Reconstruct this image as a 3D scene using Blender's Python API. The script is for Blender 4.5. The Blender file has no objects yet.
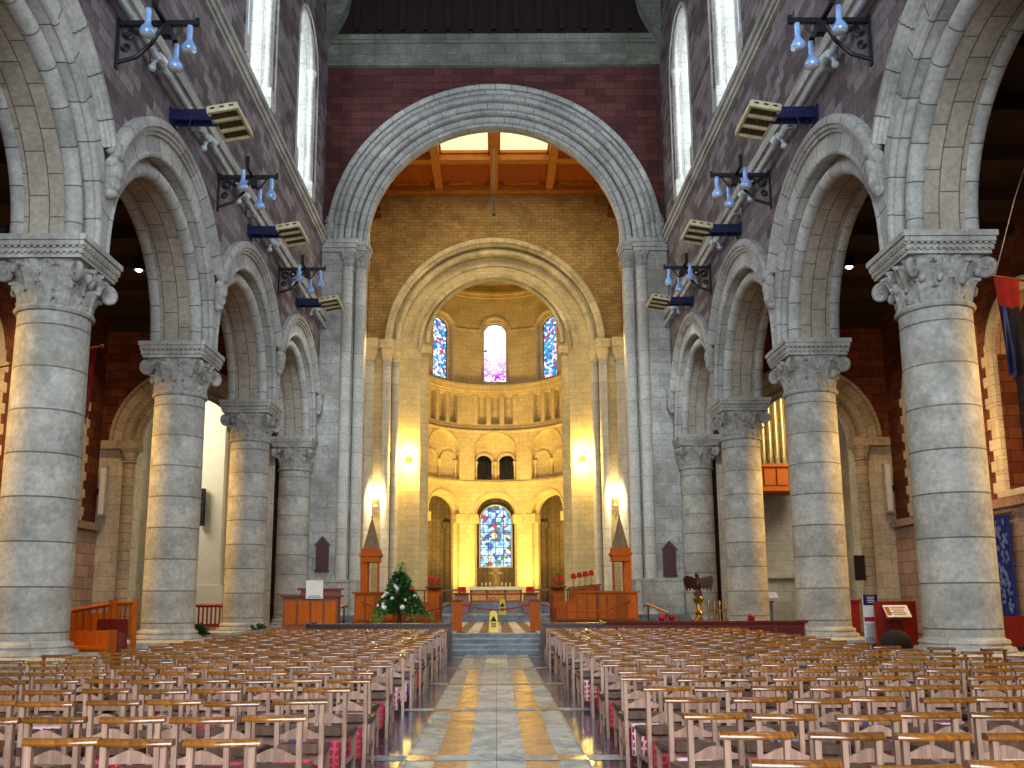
import bpy, math, random
from math import pi, sin, cos, sqrt, atan2, radians
from mathutils import Vector, Matrix
random.seed(7)
scene = bpy.context.scene
col = scene.collection

# ------------------------------------------------------------------ materials
def srgb(h):
    h = h.lstrip('#')
    c = [int(h[i:i+2], 16)/255 for i in (0, 2, 4)]
    return tuple(x/12.92 if x <= .04045 else ((x+.055)/1.055)**2.4 for x in c) + (1,)

class NT:
    def __init__(self, name):
        self.m = bpy.data.materials.new(name); self.m.use_nodes = True
        self.t = self.m.node_tree; self.n = self.t.nodes; self.l = self.t.links
        self.b = self.n['Principled BSDF']
    def node(self, typ, **kw):
        nd = self.n.new(typ)
        for k, v in kw.items():
            if k.startswith('i_'):
                nd.inputs[k[2:].replace('_', ' ')].default_value = v
            else: setattr(nd, k, v)
        return nd
    def link(self, a, b): self.l.new(a, b)
    def noise(self, scale, detail=4, coord='Object', rough=.6, stretch=None):
        tc = self.node('ShaderNodeTexCoord')
        src = tc.outputs[coord]
        if stretch:
            mp = self.node('ShaderNodeMapping'); mp.inputs['Scale'].default_value = stretch
            self.link(src, mp.inputs['Vector']); src = mp.outputs['Vector']
        n = self.node('ShaderNodeTexNoise'); n.inputs['Scale'].default_value = scale
        n.inputs['Detail'].default_value = detail; n.inputs['Roughness'].default_value = rough
        self.link(src, n.inputs['Vector']); return n
    def ramp(self, fac, stops):
        r = self.node('ShaderNodeValToRGB'); e = r.color_ramp.elements
        while len(e) < len(stops): e.new(.5)
        for el, (p, c) in zip(e, stops): el.position = p; el.color = c
        self.link(fac, r.inputs['Fac']); return r
    def mix(self, a, b, fac=.5, mode='MIX'):
        m = self.node('ShaderNodeMix', data_type='RGBA', blend_type=mode)
        for s, v in ((m.inputs[0], fac), (m.inputs[6], a), (m.inputs[7], b)):
            if hasattr(v, 'links'): self.link(v, s)
            else: s.default_value = v
        return m.outputs[2]
    def bump(self, h, strength=.3, dist=.02):
        b = self.node('ShaderNodeBump'); b.inputs['Strength'].default_value = strength
        b.inputs['Distance'].default_value = dist
        self.link(h, b.inputs['Height']); self.link(b.outputs['Normal'], self.b.inputs['Normal'])

def plain(name, c, rough=.5, metal=0, var=.25, scale=3, bump=0):
    t = NT(name); c = srgb(c) if isinstance(c, str) else c
    t.b.inputs['Roughness'].default_value = rough; t.b.inputs['Metallic'].default_value = metal
    n = t.noise(scale)
    d = tuple(x*(1-var) for x in c[:3])+(1,); l = tuple(min(1, x*(1+var)) for x in c[:3])+(1,)
    r = t.ramp(n.outputs['Fac'], [(.3, d), (.7, l)])
    t.link(r.outputs['Color'], t.b.inputs['Base Color'])
    if bump: t.bump(n.outputs['Fac'], bump)
    return t.m

def stone(name, c1, c2, cm, bw=.9, bh=.45, ms=.02, offset=.5, rough=.85, blotch=.35, bsc=.6, bias=0., bump=.35, stain_shade=None):
    """coursed masonry in metres of UV"""
    t = NT(name); t.b.inputs['Roughness'].default_value = rough
    t.b.inputs['Specular IOR Level'].default_value = .3
    uv = t.node('ShaderNodeUVMap')
    br = t.node('ShaderNodeTexBrick', offset=offset)
    br.inputs['Color1'].default_value = srgb(c1); br.inputs['Color2'].default_value = srgb(c2)
    br.inputs['Mortar'].default_value = srgb(cm)
    for k, v in (('Scale', 1), ('Mortar Size', ms), ('Mortar Smooth', .3), ('Bias', bias), ('Brick Width', bw), ('Row Height', bh)):
        br.inputs[k].default_value = v
    t.link(uv.outputs['UV'], br.inputs['Vector'])
    n = t.noise(bsc, 6, rough=.7)
    r = t.ramp(n.outputs['Fac'], [(.28, (1-blotch,)*3+(1,)), (.72, (1+blotch*.6,)*3+(1,))])
    c = t.mix(br.outputs['Color'], r.outputs['Color'], 1., 'MULTIPLY')
    n2 = t.noise(9, 5)
    r2 = t.ramp(n2.outputs['Fac'], [(.3, (.78,)*3+(1,)), (.7, (1.18,)*3+(1,))])
    c = t.mix(c, r2.outputs['Color'], 1., 'MULTIPLY')
    if stain_shade:
        n3 = t.noise(.35, 5, rough=.75)
        r3 = t.ramp(n3.outputs['Fac'], [(.5, (0, 0, 0, 1)), (.68, (1, 1, 1, 1))])
        c = t.mix(c, srgb(stain_shade), r3.outputs['Color'])
    t.link(c, t.b.inputs['Base Color'])
    h = t.mix(n2.outputs['Fac'], br.outputs['Fac'], .6, 'SUBTRACT')
    t.bump(h, bump, .03)
    return t.m

def wood(name, c1, c2, rough=.35, stretch=(14, 14, 1.2), vary=True):
    t = NT(name); t.b.inputs['Roughness'].default_value = rough
    n = t.noise(2.2, 5, stretch=stretch)
    r = t.ramp(n.outputs['Fac'], [(.3, srgb(c1)), (.7, srgb(c2))])
    c = r.outputs['Color']
    if vary:
        oi = t.node('ShaderNodeObjectInfo')
        r2 = t.ramp(oi.outputs['Random'], [(0, (.72, .7, .68, 1)), (1, (1.2, 1.15, 1.1, 1))])
        c = t.mix(c, r2.outputs['Color'], 1., 'MULTIPLY')
    t.link(c, t.b.inputs['Base Color'])
    t.bump(n.outputs['Fac'], .08, .01)
    return t.m

def emit(name, c, s):
    t = NT(name); c = srgb(c) if isinstance(c, str) else c
    t.b.inputs['Base Color'].default_value = (0, 0, 0, 1)
    t.b.inputs['Emission Color'].default_value = c; t.b.inputs['Emission Strength'].default_value = s
    return t.m

def glass_art(name, cells, stops, strength, lead=.05, grid=None, zgrad=None):
    """leaded stained glass, lit from outside; UV in metres"""
    t = NT(name); uv = t.node('ShaderNodeUVMap')
    vo = t.node('ShaderNodeTexVoronoi'); vo.inputs['Scale'].default_value = cells
    t.link(uv.outputs['UV'], vo.inputs['Vector'])
    sp = t.node('ShaderNodeSeparateColor'); t.link(vo.outputs['Color'], sp.inputs['Color'])
    r = t.ramp(sp.outputs['Red'], stops); r.color_ramp.interpolation = 'CONSTANT'
    c = r.outputs['Color']
    if zgrad:
        sx = t.node('ShaderNodeSeparateXYZ'); t.link(uv.outputs['UV'], sx.inputs['Vector'])
        mr = t.node('ShaderNodeMapRange'); mr.inputs[1].default_value = zgrad[0]; mr.inputs[2].default_value = zgrad[1]
        t.link(sx.outputs['Y'], mr.inputs[0])
        nz = t.noise(1.2, 2); ad = t.node('ShaderNodeMath', operation='ADD'); t.link(mr.outputs[0], ad.inputs[0])
        sb = t.node('ShaderNodeMath', operation='MULTIPLY_ADD'); sb.inputs[1].default_value = .8; sb.inputs[2].default_value = -.4
        t.link(nz.outputs['Fac'], sb.inputs[0]); t.link(sb.outputs[0], ad.inputs[1])
        c = t.mix(c, (1, 1, .98, 1), t.ramp(ad.outputs[0], [(0, (0, 0, 0, 1)), (1, (1, 1, 1, 1))]).outputs['Color'])
    ve = t.node('ShaderNodeTexVoronoi', feature='DISTANCE_TO_EDGE'); ve.inputs['Scale'].default_value = cells
    t.link(uv.outputs['UV'], ve.inputs['Vector'])
    le = t.ramp(ve.outputs['Distance'], [(lead*.5, (.02, .02, .03, 1)), (lead, (1, 1, 1, 1))])
    c = t.mix(c, le.outputs['Color'], 1., 'MULTIPLY')
    if grid:
        br = t.node('ShaderNodeTexBrick', offset=0.); br.inputs['Color1'].default_value = (1, 1, 1, 1); br.inputs['Color2'].default_value = (1, 1, 1, 1)
        br.inputs['Mortar'].default_value = (.03, .03, .04, 1)
        for k, v in (('Scale', 1), ('Mortar Size', .035), ('Brick Width', grid[0]), ('Row Height', grid[1])): br.inputs[k].default_value = v
        t.link(uv.outputs['UV'], br.inputs['Vector']); c = t.mix(c, br.outputs['Color'], 1., 'MULTIPLY')
    t.b.inputs['Base Color'].default_value = (.02, .02, .02, 1); t.b.inputs['Roughness'].default_value = .3
    t.link(c, t.b.inputs['Emission Color']); t.b.inputs['Emission Strength'].default_value = strength
    return t.m

def marble(name, c1, c2, vein, rough=.14, slab=None):
    t = NT(name); t.b.inputs['Roughness'].default_value = rough
    n = t.noise(1.1, 8, rough=.7); n.inputs['Distortion'].default_value = 1.6
    r = t.ramp(n.outputs['Fac'], [(.3, srgb(c1)), (.5, srgb(c2)), (.56, srgb(vein)), (.62, srgb(c2)), (.8, srgb(c1))])
    c = r.outputs['Color']
    uv = t.node('ShaderNodeUVMap'); br = t.node('ShaderNodeTexBrick', offset=.0)
    br.inputs['Color1'].default_value = (1, 1, 1, 1); br.inputs['Color2'].default_value = (.8, .8, .8, 1); br.inputs['Mortar'].default_value = (.35, .33, .3, 1)
    sl = slab or (3, .9)
    for k, v in (('Scale', 1), ('Mortar Size', .006), ('Brick Width', sl[0]), ('Row Height', sl[1])): br.inputs[k].default_value = v
    t.link(uv.outputs['UV'], br.inputs['Vector'])
    c = t.mix(c, br.outputs['Color'], 1., 'MULTIPLY'); t.link(c, t.b.inputs['Base Color'])
    n2 = t.noise(2.5, 5); r2 = t.ramp(n2.outputs['Fac'], [(.3, (rough*.6,)*3+(1,)), (.7, (rough*1.9,)*3+(1,))])
    t.link(r2.outputs['Color'], t.b.inputs['Roughness'])
    return t.m

M = {}
M['lime'] = stone('limestone', '#a8a49a', '#b6b2a8', '#7a766e', bw=1.3, bh=.62, ms=.012, blotch=.45, stain_shade='#857e73')
M['shade_toned'] = stone('shade_toned_cornice_stone', '#74766a', '#878778', '#4f5048', bw=1.3, bh=.62, ms=.012, blotch=.5, stain_shade='#5d5c4c')  # limestone copy darkened to paint in the dimness up at the cornice
M['vous'] = stone('limestone_voussoir', '#a3a099', '#bab6ad', '#625f59', bw=.85, bh=60, ms=.018, offset=0, blotch=.4)
M['soff'] = stone('limestone_soffit', '#9c9180', '#ada290', '#635c50', bw=.95, bh=.45, ms=.016, blotch=.35)
M['drum'] = stone('limestone_drum', '#a39f94', '#b5b1a6', '#6a645b', bw=60, bh=.95, ms=.02, offset=0, blotch=.45, bsc=.9, stain_shade='#857f70')
M['carve'] = stone('limestone_carved', '#9f9b92', '#aca89e', '#8a867d', bw=30, bh=30, ms=0, blotch=.5, bsc=4, bump=.6)
M['purple'] = stone('purple_ashlar', '#5a4b4c', '#958a8a', '#544a4a', bw=.85, bh=.36, ms=.015, blotch=.35, bias=-.1)
M['red'] = stone('red_ashlar', '#4f2a28', '#6a3c37', '#381f1d', bw=1.1, bh=.42, ms=.018, blotch=.3, bias=-.1)
M['aisle'] = stone('aisle_sandstone', '#552819', '#74402a', '#331b14', bw=.9, bh=.45, ms=.02, blotch=.4)
M['pink'] = stone('pink_ashlar', '#a68674', '#b89a86', '#6d5850', bw=1.2, bh=.55, ms=.02, blotch=.3)
M['ochre'] = stone('ochre_brick', '#9c804e', '#b0945f', '#735c39', bw=.6, bh=.24, ms=.016, blotch=.4, stain_shade='#7d5c38')
M['cream'] = stone('cream_stone', '#d2bd8a', '#dac799', '#b39c6c', bw=.9, bh=.42, ms=.012, blotch=.25)
M['pale'] = stone('pale_pier_stone', '#b7b1a2', '#c7c1b2', '#8f897e', bw=1.1, bh=.7, ms=.012, blotch=.3)
M['palev'] = stone('pale_voussoir', '#c2b48e', '#d2c49e', '#94845f', bw=.9, bh=60, ms=.014, offset=0, blotch=.45, stain_shade='#8d774f')  # brown blotches put the shade of the outer orders into the stone colour
M['shaftm'] = stone('pale_shaft_drums', '#b9b3a6', '#c9c3b6', '#8d877c', bw=60, bh=1.3, ms=.015, offset=0, blotch=.3)
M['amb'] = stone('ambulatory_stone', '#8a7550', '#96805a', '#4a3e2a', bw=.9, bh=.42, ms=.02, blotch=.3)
M['roof'] = wood('roof_timber', '#180b08', '#2a130e', .75, vary=False)
M['coffer'] = wood('coffer_wood', '#a04a14', '#c8691f', .45, (1, 6, 1), vary=False)
M['beam'] = wood('coffer_beam', '#b8701f', '#d28a30', .45, (1, 1, 1), vary=False)
M['sky'] = emit('lit_rooflight', (1, .8, .42, 1), 1.45)
M['white_marble'] = marble('white_marble', '#d2d4ce', '#bfc3be', '#8f948f', .36)
M['pink_marble'] = marble('pink_marble', '#bb9c86', '#a88a76', '#8a6e5c', .15)
M['grey_marble'] = marble('grey_marble', '#c2c5c1', '#aab0ae', '#7c8483', .36)
M['dark_marble'] = marble('dark_marble', '#2b2d38', '#383b48', '#565a68', .12)
M['step'] = marble('step_marble', '#6f7880', '#5c656e', '#434b53', .25, (1.6, 5))
M['tread'] = marble('pale_step_nosing', '#9aa3a8', '#858f95', '#6b757b', .3)
M['tread2'] = marble('white_paving', '#d8d8d2', '#c8c8c2', '#a0a09a', .45)
M['brown_marble'] = marble('brown_paving', '#6a4a38', '#5a3e30', '#483026', .45)
M['wfloor'] = wood('nave_floor_boards', '#33271f', '#483629', .4, (1, 9, 1), vary=False)
M['chair'] = wood('chair_wood', '#8a6552', '#b8947f', .35)
M['seat'] = wood('dark_seat_wood', '#4a352a', '#65493a', .4)
M['rail'] = wood('polished_rail_wood', '#65380c', '#9c5f18', .16)
M['rail'].node_tree.nodes['Principled BSDF'].inputs['Coat Weight'].default_value = 1.
M['rail'].node_tree.nodes['Principled BSDF'].inputs['Coat Roughness'].default_value = .14
M['rail2'] = wood('dark_chair_wood', '#5a3420', '#7a4a2c', .3)
M['dark'] = wood('dark_pew_wood', '#2b1c1a', '#432b25', .3)
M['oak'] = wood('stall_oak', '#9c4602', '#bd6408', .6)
M['oakd'] = wood('dark_stall_oak', '#6a3408', '#854512', .6)  # darker oak for plinths, caps and seats
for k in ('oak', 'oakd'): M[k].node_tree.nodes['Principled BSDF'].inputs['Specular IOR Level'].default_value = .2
M['gilt'] = plain('gilded_wood_panel', '#c4862c', .5, var=.3, scale=7)
M['mahog'] = wood('mahogany', '#6b1710', '#8c2417', .35)
M['brownoak'] = wood('brown_oak', '#7a3f17', '#955423', .4)
M['iron'] = plain('wrought_iron', '#121217', .5, .3)
M['navy'] = plain('navy_enamel', '#171a48', .4, .1)
M['creammetal'] = plain('cream_enamel', '#c9bd93', .45)
M['grille'] = plain('heater_grille', '#5d3d1c', .6, .2, var=.6, scale=18)
M['slot'] = plain('black_recess', '#1a1612', .8)
M['lamp'] = plain('blue_white_lamp_shell', '#8fb0e0', .25, .2)
M['flood'] = plain('pale_grey_lamp_shell', '#c4c9cc', .3, .2)
M['lens'] = plain('frosted_lens', '#c9cdd8', .3)
M['pipe'] = plain('grey_conduit', '#b9bcc0', .35, .4)
M['brass'] = plain('brass', '#957034', .38, .85)
M['plaque'] = plain('dark_red_board', '#470f0c', .5)
M['bronze'] = plain('dark_bronze', '#3d2013', .4, .6)
M['gold'] = plain('gilded_pipe_metal', '#a8925a', .35, .6)
M['redcloth'] = plain('red_cloth', '#8f1010', .9, var=.4, scale=6)
M['redvelvet'] = plain('dark_red_upholstery', '#520c0a', .85, var=.35)
M['shade'] = plain('red_lamp_shade', '#c8120f', .6, var=.1)
M['rope'] = plain('red_rope', '#9c1712', .8)
M['yellow'] = plain('yellow_plastic', '#e2c512', .45, var=.08)
M['black'] = plain('black_matt', '#08080a', .8)
M['white'] = plain('white_card', '#d8dade', .6, var=.06)
M['cloth'] = plain('white_altar_linen', '#e2d7bc', .9, var=.08)
M['blue'] = plain('blue_hanging_fabric', '#12276f', .9, var=.5, scale=5)
M['paper'] = plain('printed_grey', '#8b8f9b', .7)
M['thread'] = plain('pale_blue_thread', '#5d75a8', .8)
M['leaf'] = plain('dark_green_leaf', '#1d4a22', .55, var=.5, scale=8)
M['leaf2'] = plain('mid_green_leaf', '#4f7a2c', .55, var=.5, scale=8)
M['petal'] = plain('white_petal', '#e6e6ea', .7, var=.05)
M['pinkpetal'] = plain('pink_petal', '#d65a70', .7, var=.2)
M['spire'] = plain('weathered_spire_stone', '#7d6a50', .8, var=.3, scale=6)
M['ring'] = plain('ring_lamp_blue', '#2b4f96', .4, .2)
def kn(name, base, fig, sc):
    t = NT(name); t.b.inputs['Roughness'].default_value = .9
    tc = t.node('ShaderNodeTexCoord'); v = t.node('ShaderNodeTexVoronoi', feature='DISTANCE_TO_EDGE'); v.inputs['Scale'].default_value = sc
    v.inputs['Randomness'].default_value = .25
    t.link(tc.outputs['Object'], v.inputs['Vector'])
    r = t.ramp(v.outputs['Distance'], [(.1, srgb(fig)), (.2, srgb(base))]); t.link(r.outputs['Color'], t.b.inputs['Base Color']); return t.m
M['kn_red'] = kn('red_needlepoint', '#a8141f', '#b8485a', 16)
M['kn_rw'] = kn('red_and_white_needlepoint', '#a8141f', '#e0b8bc', 14)
M['kn_bl'] = kn('blue_lattice_needlepoint', '#b9c4dc', '#4a62ac', 11)
M['kn_nv'] = kn('navy_needlepoint', '#24284f', '#7a86b8', 15)
BLUES = [(0, srgb('#e8f4ff')), (.18, srgb('#58b9ee')), (.36, srgb('#2a6fd0')), (.5, srgb('#ffffff')), (.62, srgb('#c93468')), (.7, srgb('#e7c4e8')), (.84, srgb('#2b9bc9'))]
M['gl_low'] = glass_art('stained_glass_picture', 3.0, [(0, srgb('#a9d6f2')), (.2, srgb('#4d9ad2')), (.36, srgb('#1c3a9c')), (.48, srgb('#d7eaf6')), (.64, srgb('#b02a3a')), (.74, srgb('#e0c890')), (.78, srgb('#3c6b3a')), (.86, srgb('#9fd0ea'))], 1.55, .035, grid=(.72, .72))
M['gl_mid'] = glass_art('stained_glass_pale_magenta', 4.5, [(0, srgb('#c23ac0')), (.3, srgb('#ffd9f4')), (.5, srgb('#8c2bd0')), (.65, srgb('#ff8fd0')), (.8, srgb('#ffffff'))], 1.7, .05, zgrad=(21.8, 25.6))
M['gl_side'] = glass_art('stained_glass_blue', 4.0, BLUES, 1.4, .05)
M['gl_aisle'] = plain('dim_leaded_aisle_glass', '#1b2233', .2, var=.5)
M['white_plaster'] = plain('white_plaster', '#d8d2c0', .8, var=.06)
M['bulb'] = emit('lit_bulb', (1, .85, .6, 1), 12)
M['bulbw'] = emit('lit_wall_bulb', (1, .72, .32, 1), 8)
M['gl_cl'] = emit('clerestory_glass', (.62, .78, 1, 1), 1.3)

# ------------------------------------------------------------------ mesh builder
class MB:
    def __init__(self): self.v = []; self.f = []; self.uv = []; self.mi = []
    def face(self, idx, uv=None, mi=0): self.f.append(tuple(idx)); self.uv.append(uv); self.mi.append(mi)
    def poly(self, pts, uv=None, mi=0):
        b = len(self.v); self.v += [tuple(p) for p in pts]; self.face(range(b, b+len(pts)), uv, mi)
    def box(self, c, s, mi=0, rot=None, taper=1.):
        b = len(self.v); c = Vector(c)
        for dz in (-.5, .5):
            k = taper if dz > 0 else 1
            for dx, dy in ((-.5, -.5), (.5, -.5), (.5, .5), (-.5, .5)):
                p = Vector((dx*s[0]*k, dy*s[1]*k, dz*s[2]))
                if rot is not None: p = rot @ p
                self.v.append(tuple(c+p))
        for q in ((0, 3, 2, 1), (4, 5, 6, 7), (0, 1, 5, 4), (1, 2, 6, 5), (2, 3, 7, 6), (3, 0, 4, 7)):
            self.face([b+i for i in q], None, mi)
    def b2(self, x0, x1, y0, y1, z0, z1, mi=0):
        self.box(((x0+x1)/2, (y0+y1)/2, (z0+z1)/2), (abs(x1-x0), abs(y1-y0), abs(z1-z0)), mi)
    def rings(self, rings, uvs=None, mi=0, closed=True, cap0=False, cap1=False):
        n = len(rings[0]); b = len(self.v)
        for r in rings: self.v += [tuple(p) for p in r]
        for i in range(len(rings)-1):
            for j in range(n if closed else n-1):
                k = (j+1) % n
                uv = None
                if uvs:
                    u0, u1 = uvs[0][j], uvs[0][j+1]; a0, a1 = uvs[1][i], uvs[1][i+1]
                    uv = [(u0, a0), (u1, a0), (u1, a1), (u0, a1)]
                self.face([b+i*n+j, b+i*n+k, b+(i+1)*n+k, b+(i+1)*n+j], uv, mi)
        if cap0: self.face([b+j for j in reversed(range(n))], None, mi)
        if cap1: self.face([b+(len(rings)-1)*n+j for j in range(n)], None, mi)
    def lathe(self, prof, c, n=32, mi=0, a0=0., a1=2*pi, cap=True):
        full = abs(a1-a0-2*pi) < 1e-6; m = n if full else n+1
        an = [a0+(a1-a0)*j/n for j in range(n+1)]
        R = max(r for r, z in prof)
        rings = [[(c[0]+r*cos(a), c[1]+r*sin(a), c[2]+z) for a in an[:m]] for r, z in prof]
        vs = [0.]
        for i in range(1, len(prof)): vs.append(vs[-1]+math.hypot(prof[i][0]-prof[i-1][0], prof[i][1]-prof[i-1][1]))
        vs = [c[2]+prof[0][1]+v for v in vs]
        self.rings(rings, ([a*R for a in an], vs), mi, closed=full, cap0=cap and full and prof[0][0] > 1e-4, cap1=cap and full and prof[-1][0] > 1e-4)
    def tube(self, pts, r, n=8, mi=0, cap=True):
        pts = [Vector(p) for p in pts]; rings = []
        rr = r if isinstance(r, (list, tuple)) else [r]*len(pts)
        up = None; L = [0.]
        for i, p in enumerate(pts):
            d = (pts[min(i+1, len(pts)-1)]-pts[max(i-1, 0)]).normalized()
            if up is None: up = Vector((0, 0, 1)) if abs(d.z) < .9 else Vector((1, 0, 0))
            a = d.cross(up).normalized(); b = a.cross(d).normalized(); up = b
            rings.append([p+rr[i]*(cos(2*pi*j/n)*a+sin(2*pi*j/n)*b) for j in range(n)])
            if i: L.append(L[-1]+(p-pts[i-1]).length)
        self.rings(rings, ([2*pi*j/n*rr[0] for j in range(n+1)], L), mi, cap0=cap, cap1=cap)
    def sphere(self, c, r, n=12, m=8, mi=0, sc=(1, 1, 1), rot=None, fn=None):
        rings = []
        for i in range(m+1):
            t = pi*i/m; rr = max(sin(t), 1e-3)
            ring = []
            for j in range(n):
                p = Vector((rr*cos(2*pi*j/n), rr*sin(2*pi*j/n), -cos(t)))
                k = fn(p) if fn else 1.
                p = Vector((p.x*r*sc[0]*k, p.y*r*sc[1]*k, p.z*r*sc[2]*k))
                if rot is not None: p = rot @ p
                ring.append(Vector(c)+p)
            rings.append(ring)
        self.rings(rings, None, mi)
    def prism(self, pts, off, mi=0):
        """extrude a planar outline by the vector off"""
        b = len(self.v); n = len(pts); off = Vector(off)
        self.v += [tuple(p) for p in pts]+[tuple(Vector(p)+off) for p in pts]
        self.face([b+i for i in range(n)], None, mi); self.face([b+n+i for i in reversed(range(n))], None, mi)
        for i in range(n):
            j = (i+1) % n; self.face([b+i, b+j, b+n+j, b+n+i], None, mi)
    def join(self, o, mat=None):
        b = len(self.v)
        self.v += [tuple(mat @ Vector(p)) for p in o.v] if mat is not None else list(o.v)
        self.f += [tuple(b+i for i in f) for f in o.f]; self.uv += o.uv; self.mi += o.mi
    def build(self, name, mats, parent=None, smooth=None, origin=None, fix=False):
        if not isinstance(mats, (list, tuple)): mats = [mats]
        me = bpy.data.meshes.new(name)
        if parent is not None and origin is None: O = Vector(ploc(parent))
        else: O = Vector(origin) if origin is not None else Vector((0, 0, 0))
        V = [(p[0]-O.x, p[1]-O.y, p[2]-O.z) for p in self.v]
        me.from_pydata(V, [], self.f)
        uvl = me.uv_layers.new(name='UVMap'); dat = uvl.data; k = 0
        for fi, f in enumerate(self.f):
            uv = self.uv[fi]
            if uv is None:
                p = [self.v[i] for i in f]
                nx = ny = nz = 0.
                for a in range(len(p)):
                    q, w = p[a], p[(a+1) % len(p)]
                    nx += (q[1]-w[1])*(q[2]+w[2]); ny += (q[2]-w[2])*(q[0]+w[0]); nz += (q[0]-w[0])*(q[1]+w[1])
                nx, ny, nz = abs(nx), abs(ny), abs(nz)
                if nz >= nx and nz >= ny: uv = [(a[0], a[1]) for a in p]
                elif nx >= ny: uv = [(a[1], a[2]) for a in p]
                else: uv = [(a[0], a[2]) for a in p]
            for u in uv: dat[k].uv = u; k += 1
        for m in mats: me.materials.append(m)
        if len(mats) > 1: me.polygons.foreach_set('material_index', self.mi)
        if smooth:
            me.polygons.foreach_set('use_smooth', [True]*len(me.polygons))
            me.set_sharp_from_angle(angle=radians(smooth))
        me.validate(); me.update()
        o = bpy.data.objects.new(name, me); col.objects.link(o)
        if parent is not None:
            o.parent = parent
            if parent.type == 'MESH': o.location = O-Vector(ploc(parent))
        else: o.location = O
        return o

WORLD = {}
def ploc(o):
    """world position of an object's origin (no rotations are used on parents while building)"""
    p = Vector(o.location)
    while o.parent is not None: o = o.parent; p += Vector(o.location)
    return p
def tag(o, label, cat, group=None, kind=None):
    o['label'] = label; o['category'] = cat
    if group: o['group'] = group
    if kind: o['kind'] = kind
    return o
def struct(o, label, cat): return tag(o, label, cat, None, 'structure')
def thing(name, loc, label, cat, group=None):
    o = bpy.data.objects.new(name, None); col.objects.link(o); o.location = loc
    o.empty_display_size = .1
    return tag(o, label, cat, group)
def Rz(a): return Matrix.Rotation(a, 3, 'Z')
def Rx(a): return Matrix.Rotation(a, 3, 'X')
def Ry(a): return Matrix.Rotation(a, 3, 'Y')

def arch_wall(mb, mp, s0, s1, z0, z1, ops, d0, d1, mi=0, smi=0, ds=None, back=True, na=24, extra=(), jmi=None):
    """a wall slab in (s, depth, z) pierced by round-headed openings (c, r, zb, zs); zs None: square head at zb..r"""
    bp = {s0, s1, *extra}
    for o in ops:
        c, r, zb, zs = o[:4]
        bp |= {c-r, c+r}
        if len(o) < 5: bp |= {c-r*cos(pi*k/na) for k in range(na+1)}
    if ds:
        k = int((s1-s0)/ds)
        bp |= {s0+(s1-s0)*i/k for i in range(k+1)}
    bp = sorted(x for x in bp if s0-1e-6 <= x <= s1+1e-6)
    B = [bp[0]]
    for x in bp[1:]:
        if x-B[-1] > 1e-4: B.append(x)
    def top(o, s):
        if len(o) == 5: return o[4]
        return o[3]+sqrt(max(0, o[1]**2-(s-o[0])**2))
    for a, b in zip(B, B[1:]):
        m = (a+b)/2
        act = sorted((o for o in ops if abs(m-o[0]) < o[1]), key=lambda o: o[2])
        lo = (z0, z0); segs = []
        for o in act:
            if o[2] > lo[0]+1e-5: segs.append((lo, (o[2], o[2])))
            lo = (top(o, a), top(o, b))
            q = [mp(a, d0, lo[0]), mp(b, d0, lo[1]), mp(b, d1, lo[1]), mp(a, d1, lo[0])]
            if len(o) < 5:
                t0, t1 = (math.acos(max(-1, min(1, (o[0]-x)/o[1])))*o[1] for x in (a, b))
            else: t0, t1 = a, b
            mb.poly(q, [(t0, d0), (t1, d0), (t1, d1), (t0, d1)], smi)
            if o[2] > z0+1e-4: mb.poly([mp(a, d0, o[2]), mp(b, d0, o[2]), mp(b, d1, o[2]), mp(a, d1, o[2])], [(a, d0), (b, d0), (b, d1), (a, d1)], mi)
        segs.append((lo, (z1, z1)))
        for (l, h) in segs:
            if h[0]-l[0] < 1e-5 and h[1]-l[1] < 1e-5: continue
            for d in ((d0, d1) if back else (d0,)):
                mb.poly([mp(a, d, l[0]), mp(b, d, l[1]), mp(b, d, h[1]), mp(a, d, h[0])], [(a, l[0]), (b, l[1]), (b, h[1]), (a, h[0])], mi)
        mb.poly([mp(a, d0, z1), mp(b, d0, z1), mp(b, d1, z1), mp(a, d1, z1)], None, mi)
    for o in ops:
        c, r, zb, zs = o[:4]; zt = o[4] if len(o) == 5 else zs
        for x in (c-r, c+r):
            if s0 < x < s1 and zt-zb > 1e-4:
                mb.poly([mp(x, d0, zb), mp(x, d1, zb), mp(x, d1, zt), mp(x, d0, zt)], [(d0, zb), (d1, zb), (d1, zt), (d0, zt)], mi if jmi is None else jmi)
    for x in (s0, s1): mb.poly([mp(x, d0, z0), mp(x, d1, z0), mp(x, d1, z1), mp(x, d0, z1)], None, mi)

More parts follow.
